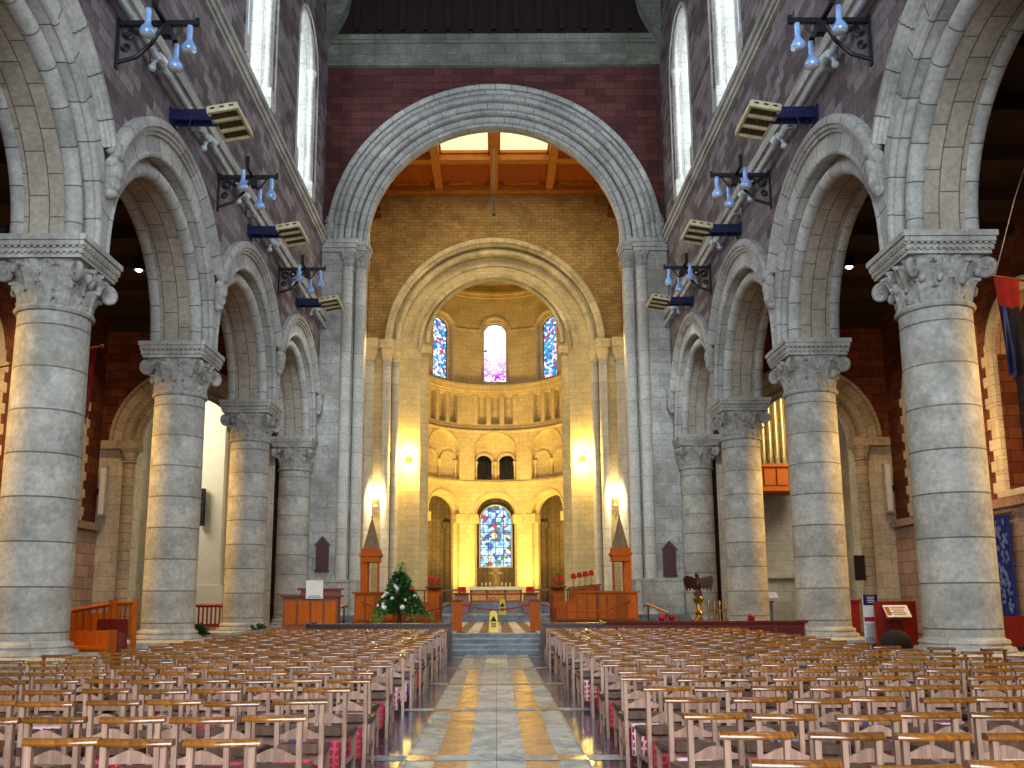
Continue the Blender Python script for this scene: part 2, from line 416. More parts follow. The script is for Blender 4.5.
def arch_sweep(mb, mp, c, r, zb, zs, prof, mi=0, n=36, a0=0., closed=True):
    """sweep a profile of (dr, depth) round an arch; a0 starts the ring above the springing"""
    path = []
    if zb < zs-1e-4 and a0 == 0: path.append((-1., 0., zb))
    for k in range(n+1):
        t = a0+(pi-2*a0)*k/n; path.append((-cos(t), sin(t), None))
    if zb < zs-1e-4 and a0 == 0: path.append((1., 0., zb))
    rings = []; L = [0.]; prev = None
    for nx, nz, zz in path:
        ring = []
        for dr, d in prof:
            z = (zs+(r+dr)*nz) if zz is None else zz
            ring.append(mp(c+(r+dr)*nx, d, z))
        rings.append(ring)
        p = (c+r*nx, zs+r*nz if zz is None else zz)
        if prev: L.append(L[-1]+math.hypot(p[0]-prev[0], p[1]-prev[1]))
        prev = p
    pl = [0.]; P = prof+[prof[0]]
    for i in range(1, len(P)): pl.append(pl[-1]+math.hypot(P[i][0]-P[i-1][0], P[i][1]-P[i-1][1]))
    b = len(mb.v); m = len(prof)
    for rg in rings: mb.v += [tuple(p) for p in rg]
    for i in range(len(rings)-1):
        for j in range(m if closed else m-1):
            k = (j+1) % m
            mb.face([b+i*m+j, b+i*m+k, b+(i+1)*m+k, b+(i+1)*m+j], [(L[i], pl[j]), (L[i], pl[j+1]), (L[i+1], pl[j+1]), (L[i+1], pl[j])], mi)
    if closed:
        mb.face([b+j for j in range(m)], None, mi); mb.face([b+(len(rings)-1)*m+j for j in reversed(range(m))], None, mi)
def roll(dr, d, R, n=10): return [(dr+R*cos(2*pi*i/n), d+R*sin(2*pi*i/n)) for i in range(n)]
def mbox(mb, mp, s0, s1, d0, d1, z0, z1, n=1, mi=0):
    """a box in wall coordinates, cut into n along s"""
    rings = []
    for i in range(n+1):
        s = s0+(s1-s0)*i/n
        rings.append([mp(s, d0, z0), mp(s, d1, z0), mp(s, d1, z1), mp(s, d0, z1)])
    us = [s0+(s1-s0)*i/n for i in range(n+1)]
    mb.rings(rings, ([0, d1-d0, d1-d0+z1-z0, 2*(d1-d0)+z1-z0, 0], us), mi, cap0=True, cap1=True)
def ordn(n):
    return ['first', 'second', 'third', 'fourth', 'fifth', 'sixth', 'seventh', 'eighth', 'ninth', 'tenth', 'eleventh', 'twelfth', 'thirteenth', 'fourteenth', 'fifteenth', 'sixteenth', 'seventeenth', 'eighteenth', 'nineteenth', 'twentieth'][n]
from mathutils import noise as mnoise
D = [20.1, 28.53, 36.96, 45.35]                 # column centres along the nave
BAY = [15.88, 24.31, 32.74, 41.17]              # bay centres
SIDE = {-1: 'flower arrangement side', 1: 'eagle lectern side'}
trim_no = [0]
def trim(mb, mats, label, smooth=40):
    trim_no[0] += 1
    return struct(mb.build('trim_%d' % trim_no[0], mats, smooth=smooth), label, 'trim')
def side(sg): return lambda s, d, z: (sg*d, s, z)
FR = lambda s, d, z: (s, d, z)

# ------------------------------------------------------------------ floor
mb = MB()
def strip(x0, x1, mi, y0=-4, y1=27.62):
    for a, b in ((x0, x1), (-x1, -x0)):
        mb.poly([(a, y0, 0), (b, y0, 0), (b, y1, 0), (a, y1, 0)], [(y0, a), (y0, b), (y1, b), (y1, a)], mi)
mb.poly([(-.29, -4, 0), (.29, -4, 0), (.29, 27.62, 0), (-.29, 27.62, 0)], [(-4, -.29), (-4, .29), (27.6, .29), (27.6, -.29)], 0)
strip(.29, .62, 1); strip(.62, .92, 2); strip(.92, 1.36, 3)
strip(1.36, 24, 4)
for y in (9.6, 13.8, 18.0, 22.2, 26.4):
    for a, b, mi in ((-1.36, -.92, 2), (-.92, -.62, 1), (-.62, .62, 2), (.62, .92, 1), (.92, 1.36, 2)):
        mb.poly([(a, y, .004), (b, y, .004), (b, y+.32, .004), (a, y+.32, .004)], [(a, y), (b, y), (b, y+.3), (a, y+.3)], mi)
mb.poly([(-24, 27.62, 0), (24, 27.62, 0), (24, 66, 0), (-24, 66, 0)], None, 4)
struct(mb.build('floor', [M['white_marble'], M['pink_marble'], M['grey_marble'], M['dark_marble'], M['wfloor']]), 'nave floor with a banded marble aisle between dark boards', 'floor')

# chancel platform and steps (z .6, then 1.0, then 1.45)
mb = MB()
for i in range(4): mb.b2(-8.4, 8.4, 27.62+.33*i, 50 if i == 3 else 29.2, .15*i, .15*(i+1)); mb.b2(-8.4, 8.4, 27.59+.33*i, 27.95+.33*i, .15*(i+1)-.035, .15*(i+1)+.003, 1)
mb.b2(-9, 9, 43, 66, .6, .75); mb.b2(-9, 9, 43.4, 66, .75, .9)
for i in range(3): mb.b2(-6, 6, 50+.4*i, 80, .9+.18*i, 1.08+.18*i)
mb.b2(-7.2, 7.2, 66, 88, 0, 1.44)
trim(mb, [M['step'], M['tread']], 'grey marble chancel steps rising behind the front benches', None)
mb = MB()
nx = 0
for i in range(-4, 5):
    for j in range(8):
        if abs(i) > 4: continue
        x = i*.36; y = 28.66+j*1.8
        mb.poly([(x-.18, y, .604), (x+.18, y, .604), (x+.18, y+1.8, .604), (x-.18, y+1.8, .604)], None, (i) % 2)
trim(mb, [M['tread2'], M['brown_marble']], 'chequered marble paving on the landing above the chancel steps', None)

# ------------------------------------------------------------------ nave walls, arches, strings
for sg in (-1, 1):
    mp = side(sg); sd = SIDE[sg]
    mb = MB(); cl = [(c, 2.1, 21.0, 28.0) for c in BAY]
    arch_wall(mb, mp, 8, 46.2, 9.55, 34, sorted([(c, 3.95, 9.55, 9.65) for c in BAY]+cl), 9.05, 9.45, 0, 0, back=False)
    arch_wall(mb, mp, 8, 46.2, 9.55, 34, sorted([(c, 3.45, 9.55, 9.65) for c in BAY]+[(c, 1.75, 21.3, 28.0) for c in BAY]), 9.45, 10.6, 1, 1)
    struct(mb.build('wall_left' if sg < 0 else 'wall_right', [M['purple'], M['soff']]), 'purple ashlar nave wall over round arches, %s' % sd, 'wall')
    for k, c in enumerate(BAY):
        mb = MB(); e = .006*(k % 2)
        arch_sweep(mb, mp, c, 3.93, 9.55, 9.65, [(0, 9.47), (0, 9.08), (.05, 9.02-e), (.55, 9.02-e), (.55, 9.2)], 0)
        arch_sweep(mb, mp, c, 3.57, 9.55, 9.65, roll(0, 9.42, .2), 0)
        arch_sweep(mb, mp, c, 3.57, 9.55, 9.65, roll(0, 10.62, .2), 0)
        arch_sweep(mb, mp, c, 3.93, 9.55, 9.65, roll(.04, 9.06, .09, 8), 0)
        hood = [(.52, 9.06), (.52, 8.93), (.6, 8.93), (.62, 8.86), (.7, 8.86), (.73, 8.79), (.86, 8.79), (.96, 8.85), (.96, 9.06)]
        arch_sweep(mb, mp, c, 3.93, 9.55, 9.65, hood, 0, a0=radians(30.5))
        trim(mb, M['vous'], 'moulded stone arch, %s from the viewer on the %s' % (ordn(k), sd))
        # clerestory window: splayed jamb shafts, glass set back
        wn = MB()
        arch_sweep(wn, mp, c, 1.71, 21.3, 28.0, [(0, 10.2), (0, 9.5), (.3, 9.12), (.42, 9.12), (.42, 9.0), (.55, 9.0), (.55, 9.1)], 0, closed=False)
        for q in (-1, 1):
            wn.lathe([(.2, 0), (.2, .3), (.15, .4), (.13, .5), (.13, 5.2), (.2, 5.3), (.14, 5.36), (.22, 5.85), (.26, 5.9), (.26, 6.1)], (sg*9.28, c+q*1.86, 22.1), 14)
            wn.box((sg*9.28, c+q*1.86, 21.7), (.5, .5, .9))
        arch_sweep(wn, mp, c, 1.86, 28.2, 28.2, roll(0, 9.28, .14), 0)
        no = k+1 if sg < 0 else k+5
        w = struct(wn.build('window_%d' % no, M['pale'], smooth=40), 'clerestory window with pale shafts above the %s arch, %s' % (ordn(k), sd), 'window')
        gl = MB(); n = 24
        pts = [(sg*10.1, c-1.74, 21.3)]+[(sg*10.1, c-1.74*cos(pi*i/n), 28+1.74*sin(pi*i/n)) for i in range(n+1)]+[(sg*10.1, c+1.74, 21.3)]
        gl.prism(pts, (sg*.03, 0, 0)); gl.build('glass', M['gl_cl'], w)
    mb = MB()
    for a, b, z0, z1 in ((9.1, 8.74, 20.32, 20.5), (9.1, 8.8, 20.5, 20.62), (9.1, 8.9, 20.62, 20.8), (9.1, 8.95, 20.8, 21.0), (9.1, 8.84, 20.1, 20.32), (9.1, 8.92, 19.95, 20.1)):
        mb.b2(sg*a, sg*b, 8, 46, z0, z1)
    trim(mb, M['lime'], 'upper moulded string course below the clerestory, %s' % sd, None)
    mb = MB()
    for a, b, z0, z1 in ((9.1, 8.84, 15.8, 15.92), (9.1, 8.74, 15.92, 16.1), (9.1, 8.8, 16.1, 16.22), (9.1, 8.86, 16.22, 16.36), (9.1, 8.92, 16.36, 16.55)):
        mb.b2(sg*a, sg*b, 8, 46, z0, z1)
    trim(mb, M['lime'], 'lower moulded string course above the arches, %s' % sd, None)

# ------------------------------------------------------------------ nave columns
def capital_mesh(mb, c, r0, h0, h1, half, seed=0, nt=96, nz=22, leaves=False):
    def bell(a, t):
        w = t**2.2
        return (1-w)*r0*(1+.05*t)+w*min(half/max(abs(cos(a)), abs(sin(a))), half*1.3)
    rings = []
    for i in range(nz+1):
        t = i/nz; ring = []
        for j in range(nt):
            a = 2*pi*j/nt; r = bell(a, t)
            if .03 < t < .97:
                nn = mnoise.noise(Vector((cos(a)*3.2+seed, sin(a)*3.2, t*4.+seed))); n2 = mnoise.noise(Vector((cos(a)*9+seed, sin(a)*9, t*9.)))
                r += .05*nn+.06*n2+.02*sin(24*a+5*sin(11*t+seed))
            ring.append((c[0]+r*cos(a), c[1]+r*sin(a), c[2]+h0+(h1-h0)*t))
        rings.append(ring)
    mb.rings(rings, None, 0, cap0=True, cap1=True)
    if not leaves: return
    H = h1-h0
    for tier, (z0, z1, nl, off, pr) in enumerate(((.0, .5, 8, 0, .15), (.3, .86, 8, pi/8, .17), (.55, .95, 16, pi/16, .09))):
        for q in range(nl):
            a0 = off+2*pi*q/nl; wid = 2*pi/nl*.47
            if tier == 2 and abs((a0 % (pi/2))-pi/4) < .3: continue
            rows = []
            for i in range(9):
                v = i/8; t = z0+(z1-z0)*min(1, v*1.12)-(.07 if v > .9 else 0)
                row = []
                for j in range(9):
                    u = -1+2*j/8; lobe = 1+.18*cos(v*19)
                    ww = wid*lobe*(sin(pi*min(1, .25+v*.72))**.7)
                    a = a0+u*ww
                    r = bell(a, t)+.025+pr*v**2.2*(1-.45*u*u)+.035*(1-abs(u))*(1 if abs(u) < .2 else .4)-.03*abs(sin(u*7))
                    row.append((c[0]+r*cos(a), c[1]+r*sin(a), c[2]+h0+H*t))
                rows.append(row)
            mb.rings(rows, None, 0, closed=False)
            rows2 = [[(c[0]+(p[0]-c[0])*.94, c[1]+(p[1]-c[1])*.94, p[2]-.02) for p in row] for row in rows]
            mb.rings([rows[-1], rows2[-1]], None, 0, closed=False); mb.rings(rows2, None, 0, closed=False)
    random.seed(int(seed*10)+5)
    for q in range(14):
        a = random.random()*2*pi; t = random.uniform(.35, .8); r = bell(a, t)+.08
        mb.sphere((c[0]+r*cos(a), c[1]+r*sin(a), c[2]+h0+H*t), random.uniform(.06, .1), 8, 6, sc=(1, 1, 1.5), fn=lambda v: 1+.3*mnoise.noise(v*4))
def volute(mb, p, ang, R):
    o = Vector(p); u = Vector((cos(ang), sin(ang), 0)); w = Vector((-sin(ang), cos(ang), 0)); z = Vector((0, 0, 1))
    pts = []; rad = []
    for i in range(34):
        t = i/33; a = pi*.5-t*4.2*pi; rr = R*(1-.8*t)
        pts.append(o+u*(rr*cos(a))+z*(rr*sin(a))+w*(.0)); rad.append(R*(.36-.16*t))
    root = o-u*R*1.9+z*R*.2
    mb.tube([root, o-u*R*.9+z*R*.8]+pts, [R*.3, R*.34]+rad, 8)
    mb.sphere(o, R*.32, 10, 8, sc=(1.3, 1.3, 1))
colname = ['nearest', 'second', 'third']
for sg in (-1, 1):
    for i, y in enumerate(D):
        lab = ('great round stone column, %s from the viewer on the %s' % (colname[i], SIDE[sg])) if i < 3 else 'round stone respond column set against the crossing pier, %s' % SIDE[sg]
        c = (sg*10, y, 0)
        t = thing('nave_column', c, lab, 'column', 'nave arcade columns'); t['kind'] = 'thing'
        m = MB(); m.box((c[0], y, .2), (2.5, 2.5, .4)); m.box((c[0], y, .43), (2.5, 2.5, .08), taper=.82); m.build('plinth', M['lime'], t)
        m = MB(); m.lathe([(.98, .46), (1.0, .5), (.98, .57), (.9, .58), (.87, .62), (.9, .66), (.88, .72), (.81, .74), (.785, .78)], c, 48, cap=False); m.build('base', M['lime'], t, 35)
        m = MB(); m.lathe([(.785, .74), (.782, 3), (.775, 6), (.765, 8.0)], c, 56, cap=False); m.build('shaft', M['drum'], t, 60)
        m = MB(); m.lathe([(.765, 7.9), (.82, 7.92), (.85, 7.98), (.82, 8.04), (.77, 8.06)], c, 48, cap=False)
        m.build('necking', M['carve'], t, 35)
        m = MB(); capital_mesh(m, c, .76, 8.05, 9.08, .84, i*3.1+sg, leaves=True)
        cp = m.build('capital', M['carve'], t, 50)
        for q in range(4):
            a = pi/4+q*pi/2; m = MB(); volute(m, (c[0]+1.14*cos(a), c[1]+1.14*sin(a), 8.74), a, .2); m.build('volute', M['carve'], cp, 40, origin=ploc(cp))
        m = MB()
        for w, z0, z1 in ((1.84, 9.05, 9.14), (1.92, 9.17, 9.26), (2.0, 9.29, 9.42), (2.08, 9.42, 9.55), (1.8, 9.1, 9.5)):
            m.box((c[0], y, (z0+z1)/2), (w, w, z1-z0))
        for q in range(14):
            for e in (-1, 1):
                f = -.92+1.84*q/13
                for zz, hw in ((9.155, .93), (9.275, .97)):
                    m.box((c[0]+f, y+e*hw, zz), (.07, .06, .05)); m.box((c[0]+e*hw, y+f, zz), (.06, .07, .05))
        m.build('abacus', M['lime'], t)

for sg in (-1, 1):
    m = MB(); c = (sg*10, 11.67, 0)
    m.box((c[0], c[1], .22), (2.5, 2.5, .44)); m.lathe([(.98, .44), (.98, .57), (.9, .6), (.9, .7), (.785, .78), (.775, 6), (.765, 7.95), (.85, 7.98), (.77, 8.06), (.8, 8.5), (1.0, 9.05)], c, 40); m.box((c[0], c[1], 9.3), (2.06, 2.06, .5))
    struct(m.build('column', M['drum'], smooth=35), 'round stone column beside the viewer, %s' % SIDE[sg], 'column')

# carved label stops where the hood mouldings meet
def label_stop(p, d, lab, s=1.):
    """p = bottom point on the wall, d = outward direction (x sign or -y)"""
    m = MB(); o = Vector(p); d = Vector(d); w = Vector((d.y, -d.x, 0)); z = Vector((0, 0, 1))
    def S(a, b, c_, r, sc=(1, 1, 1)): m.sphere(o+d*a*s+w*b*s+z*c_*s, r*s, 14, 10, sc=sc, fn=lambda q: 1+.16*mnoise.noise(q*2.4+Vector(p)))
    S(.02, 0, .12, .16); S(.04, 0, .32, .2, (1, 1, 1.3)); S(.06, 0, .62, .22, (1, 1, 1.5)); S(.05, .1, .8, .16); S(.05, -.12, .86, .17, (1, 1, 1.3))
    S(.1, 0, 1.08, .19, (1, 1, 1.15)); S(.16, .02, 1.05, .06); S(.02, .15, 1.12, .13); S(.02, -.15, 1.14, .13); S(0, 0, 1.3, .2, (1, 1, .8))
    for q in range(5): m.tube([o+d*.16*s+w*(-.16+.08*q)*s+z*.9*s, o+d*.2*s+w*(-.1+.05*q)*s+z*.6*s, o+d*.15*s+w*(-.02+.01*q)*s+z*.28*s], .035*s, 6)
    tag(m.build('carved_label_stop', M['carve'], None, 60, origin=p), lab, 'stone carving', 'carved label stops on the arches')
for sg in (-1, 1):
    for i, y in enumerate(D):
        lab = 'carved stone figure stop above the %s on the %s' % (['nearest column', 'second column', 'third column', 'respond column'][i], SIDE[sg])
        label_stop((sg*8.95, y if i < 3 else 45.4, 10.85), (-sg, 0, 0), lab)
    label_stop((sg*8.72, 45.95, 20.25), (0, -1, 0), 'carved stone stop at the foot of the great crossing arch, %s' % SIDE[sg])

# ------------------------------------------------------------------ crossing arch wall
mb = MB()
arch_wall(mb, FR, -11, 11, 0, 32.05, [(0, 8.0, 0, 20.3)], 46, 46.35, 0, 0, back=True, na=48)
arch_wall(mb, FR, -11, 11, 0, 31, [(0, 7.4, 0, 20.3)], 46.35, 46.7, 1, 1, back=False, na=48)
arch_wall(mb, FR, -11, 11, 0, 31, [(0, 6.85, 0, 20.3)], 46.7, 47.3, 1, 1, na=48)
for sg in (-1, 1): mb.b2(sg*7.98, sg*9.2, 45.96, 46.1, 0, 20.3, 1); mb.b2(sg*9.1, sg*11.08, 45.94, 47.35, 0, 15.5, 1)
struct(mb.build('wall_east', [M['red'], M['lime']]), 'red ashlar wall pierced by the great grey crossing arch', 'wall')
mb = MB()
for r, d, w in ((8.0, 45.95, .9), (7.4, 46.31, .62), (6.85, 46.66, .57)):
    arch_sweep(mb, FR, 0, r, 20.3, 20.3, [(-.01, d+.37), (-.01, d+.06), (.05, d), (w, d), (w, d+.2)], 0, 64)
for r, d, R in ((8.12, 45.93, .13), (8.42, 45.9, .1), (7.8, 46.25, .2), (7.5, 46.29, .1), (7.2, 46.6, .18), (6.93, 46.64, .1)):
    arch_sweep(mb, FR, 0, r, 20.3, 20.3, roll(0, d, R), 0, 64)
arch_sweep(mb, FR, 0, 8.6, 20.3, 20.3, [(0, 45.97), (0, 45.8), (.1, 45.76), (.24, 45.76), (.3, 45.84), (.3, 45.97)], 0, 64)
trim(mb, M['vous'], 'great grey moulded crossing arch of three orders')
mb = MB()
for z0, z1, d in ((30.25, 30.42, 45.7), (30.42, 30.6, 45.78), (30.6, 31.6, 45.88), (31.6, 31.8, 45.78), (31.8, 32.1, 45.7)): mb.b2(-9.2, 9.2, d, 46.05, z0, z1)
trim(mb, M['shade_toned'], 'shade-toned stone cornice band above the crossing arch', None)
def shaft(m, c, r, z0, z1, zc, n=24):
    m.lathe([(r*1.5, z0), (r*1.5, z0+.35), (r*1.25, z0+.42), (r*1.3, z0+.5), (r, z0+.6), (r, zc)], c, n, cap=False)
    m.lathe([(r*1.2, zc-.06), (r*1.28, zc), (r*1.1, zc+.06)], c, n, cap=False)
for sg in (-1, 1):
    for j, (x, y) in enumerate(((7.72, 46.1), (7.1, 46.47))):
        c = (sg*x, y, 0); lab = '%s clustered shaft of the crossing pier, %s' % (['outer', 'inner'][j], SIDE[sg])
        t = thing('pier_shaft', (c[0], c[1], .6), lab, 'shaft', 'crossing pier shafts')
        m = MB(); shaft(m, c, .28, .6, 0, 18.75); m.build('shaft', M['shaftm'], t, 50)
        m = MB(); capital_mesh(m, c, .29, 18.8, 19.65, .40, x*3, 48, 14); m.build('capital', M['carve'], t, 50)
    m = MB()
    for z0, z1, g in ((19.65, 19.85, .0), (19.85, 20.1, .06), (20.1, 20.32, .12)):
        m.b2(sg*(7.3-g), sg*9.2, 45.78-g, 46.4, z0, z1); m.b2(sg*(6.85-g), sg*8, 46.2-g, 47.2, z0, z1); m.b2(sg*(6.75-g), sg*8, 46.6, 47.3+g, z0, z1)
    for z0, z1, g in ((.0, 2.5, .12), (2.5, 2.62, .16)):
        m.b2(sg*(7.4-g), sg*9.2, 45.9-g, 46.5, z0, z1); m.b2(sg*(6.85-g), sg*8, 46.35-g, 47.3, z0, z1)
    trim(m, M['lime'], 'stepped stone base and abacus of the crossing pier, %s' % SIDE[sg], None)
    # corbel carrying the roof truss
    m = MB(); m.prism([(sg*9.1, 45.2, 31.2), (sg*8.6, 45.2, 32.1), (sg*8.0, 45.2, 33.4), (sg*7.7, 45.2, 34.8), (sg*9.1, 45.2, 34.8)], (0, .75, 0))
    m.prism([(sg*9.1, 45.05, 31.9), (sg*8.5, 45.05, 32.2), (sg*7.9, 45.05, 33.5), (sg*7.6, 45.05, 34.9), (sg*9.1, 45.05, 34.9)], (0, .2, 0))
    trim(m, M['shade_toned'], 'stone roof corbel in the corner above the cornice, %s' % SIDE[sg], None)

# ------------------------------------------------------------------ nave roof
mb = MB()
for sg in (-1, 1):
    mb.prism([(sg*10.8, 6, 34), (0, 6, 42), (0, 6, 42.4), (sg*10.8, 6, 34.4)], (0, 40.2, 0))
    for k in range(12): mb.prism([(sg*9.4, 7+k*3.5, 34.2), (sg*.2, 7+k*3.5, 41.2), (sg*.2, 7+k*3.5, 41.9), (sg*9.4, 7+k*3.5, 34.9)], (0, .35, 0))
for y in (11.7, 20.1, 28.5, 37, 45.3):
    mb.b2(-9.2, 9.2, y-.25, y+.25, 35.2, 35.8)
    for x in (-5, -2.5, 0, 2.5, 5): mb.b2(x-.15, x+.15, y-.15, y+.15, 35.7, 41.5-abs(x)*.76)
mb.b2(-9.6, 9.6, 46.1, 46.25, 32, 42); mb.b2(-9.2, 9.2, 45.9, 46.12, 32.15, 32.5)
for q in range(13): mb.b2(-7.5+1.25*q-.14, -7.5+1.25*q+.14, 45.9, 46.12, 32.4, 41-abs(-7.5+1.25*q)*.76)
struct(mb.build('ceiling', M['roof']), 'dark timber roof of the nave', 'ceiling')

# ------------------------------------------------------------------ crossing: chancel arch wall, ceiling, transepts
mb = MB()
arch_wall(mb, FR, -10.4, 10.4, 0, 32, [(0, 7.45, 0, 19.75)], 64, 64.5, 0, 0, back=False, na=48)
arch_wall(mb, FR, -10.4, 10.4, 0, 32, [(0, 6.95, 0, 19.75)], 64.5, 65, 1, 1, back=False, na=48)
arch_wall(mb, FR, -10.4, 10.4, 0, 32, [(0, 5.4, 0, 20.0)], 65, 65.6, 1, 1, back=False, na=48)
arch_wall(mb, FR, -10.4, 10.4, 0, 32, [(0, 4.88, 0, 20.3)], 65.6, 66.1, 1, 1, na=48)
for sg in (-1, 1): mb.b2(sg*7.43, sg*10.4, 63.96, 64.05, 0, 20.0, 1)
struct(mb.build('wall_chancel', [M['ochre'], M['cream']]), 'ochre brick wall around the chancel arch', 'wall')
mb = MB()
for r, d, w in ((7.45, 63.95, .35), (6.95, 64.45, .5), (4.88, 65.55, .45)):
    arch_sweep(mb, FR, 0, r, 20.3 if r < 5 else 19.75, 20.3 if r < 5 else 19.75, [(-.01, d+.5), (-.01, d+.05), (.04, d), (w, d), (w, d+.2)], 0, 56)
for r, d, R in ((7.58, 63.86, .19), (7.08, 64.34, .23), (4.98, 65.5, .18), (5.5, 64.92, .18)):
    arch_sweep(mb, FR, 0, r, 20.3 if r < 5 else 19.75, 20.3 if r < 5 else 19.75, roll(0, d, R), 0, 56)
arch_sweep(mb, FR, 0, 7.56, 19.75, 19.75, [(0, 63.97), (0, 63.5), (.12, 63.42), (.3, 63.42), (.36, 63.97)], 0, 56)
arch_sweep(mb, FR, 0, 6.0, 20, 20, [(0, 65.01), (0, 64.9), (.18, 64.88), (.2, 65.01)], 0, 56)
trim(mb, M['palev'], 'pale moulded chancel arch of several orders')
for sg in (-1, 1):
    for j, (x, y, r) in enumerate(((9.0, 63.75, .4), (7.72, 63.9, .3), (7.16, 64.3, .28))):
        c = (sg*x, y, 0); lab = '%s pale shaft beside the chancel arch, %s' % (['outermost', 'middle', 'innermost'][j], SIDE[sg])
        t = thing('chancel_shaft', (c[0], c[1], .9), lab, 'shaft', 'chancel arch shafts')
        m = MB(); shaft(m, c, r, .9, 0, 18.5); m.build('shaft', M['shaftm'], t, 50)
        m = MB(); m.lathe([(r*1.05, 18.5), (r*1.15, 18.7), (r*1.6, 19.2), (r*1.65, 19.4)], c, 20); m.box((c[0], c[1], 19.7), (r*3.4, r*3.4, .6)); m.build('capital', M['cream'], t, 40)
    m = MB(); m.b2(sg*7.3, sg*10.2, 63.7, 64.4, 19.4, 20.02); m.b2(sg*6.9, sg*7.6, 64.2, 64.9, 19.4, 20.02); m.b2(sg*4.68, sg*5.5, 65.4, 66, 19.5, 20.02)
    trim(m, M['cream'], 'cream impost band of the chancel arch, %s' % SIDE[sg], None)
    # timber corbel high on the wall
    m = MB(); m.b2(sg*8.4, sg*9.2, 63.2, 64, 30.0, 31.5); m.b2(sg*8.2, sg*9.3, 63.0, 64, 31.2, 31.6); m.b2(sg*8.3, sg*9.2, 63.1, 64, 29.4, 29.6)
    trim(m, M['brownoak'], 'timber ceiling corbel beside the chancel arch, %s' % SIDE[sg], None)
    mb = MB(); mb.b2(sg*10.2, sg*10.8, 48.2, 64, 20, 32); struct(mb.build('wall_crossing_left' if sg < 0 else 'wall_crossing_right', M['ochre']), 'ochre upper wall of the crossing, %s' % SIDE[sg], 'wall')

# crossing ceiling: coffers in timber, rooflight panels over the middle bays
mb = MB()
xs = [-12.1, -8.08, -4.04, 0, 4.04, 8.08, 12.1]; ys = [48.2, 53.2, 59.1, 64]
for x in xs: mb.b2(x-.28, x+.28, 48.2, 64, 31.3, 31.95, 1)
for y in ys: mb.b2(-10.3, 10.3, y-.3, y+.3, 31.35, 31.95, 1)
for i in range(6):
    for j in range(3):
        lit = 1 <= i-0 and i in (2, 3) and j in (0, 1)
        if lit: continue
        mb.b2(xs[i]+.2, xs[i+1]-.2, ys[j]+.2, ys[j+1]-.2, 31.85, 31.95, 0)
        mb.b2(xs[i]+.8, xs[i+1]-.8, ys[j]+.8, ys[j+1]-.8, 31.8, 31.86, 0)
        for q in range(9): xx = xs[i]+.9+(xs[i+1]-xs[i]-1.8)*q/8; mb.b2(xx-.05, xx+.05, ys[j]+.8, ys[j+1]-.8, 31.68, 31.82, 0)
        for yy in (ys[j]+.8, ys[j+1]-.8): mb.b2(xs[i]+.7, xs[i+1]-.7, yy-.1, yy+.1, 31.62, 31.86, 1)
mb.b2(-10.4, 10.4, 63.5, 63.98, 31.1, 31.35, 1)
struct(mb.build('ceiling_crossing', [M['coffer'], M['beam']]), 'orange coffered timber ceiling of the crossing', 'ceiling')
k = 0
for i in (2, 3):
    for j in (0, 1):
        m = MB(); m.b2(xs[i]+.2, xs[i+1]-.2, ys[j]+.2, ys[j+1]-.2, 32.0, 32.06); k += 1
        fr = MB()
        for q in (0, 1):
            xx = xs[i]+.34 if q == 0 else xs[i+1]-.34; fr.b2(xx-.08, xx+.08, ys[j]+.25, ys[j+1]-.25, 31.8, 32.02)
            yy = ys[j]+.36 if q == 0 else ys[j+1]-.36; fr.b2(xs[i]+.25, xs[i+1]-.25, yy-.08, yy+.08, 31.8, 32.02)
        w = struct(fr.build('window_%d' % (8+k), M['beam']), 'glowing pale rooflight panel %s, %s' % (['nearest the crossing arch', 'nearest the chancel arch'][j], SIDE[-1 if i == 2 else 1]), 'rooflight')
        m.build('glass', M['sky'], w)

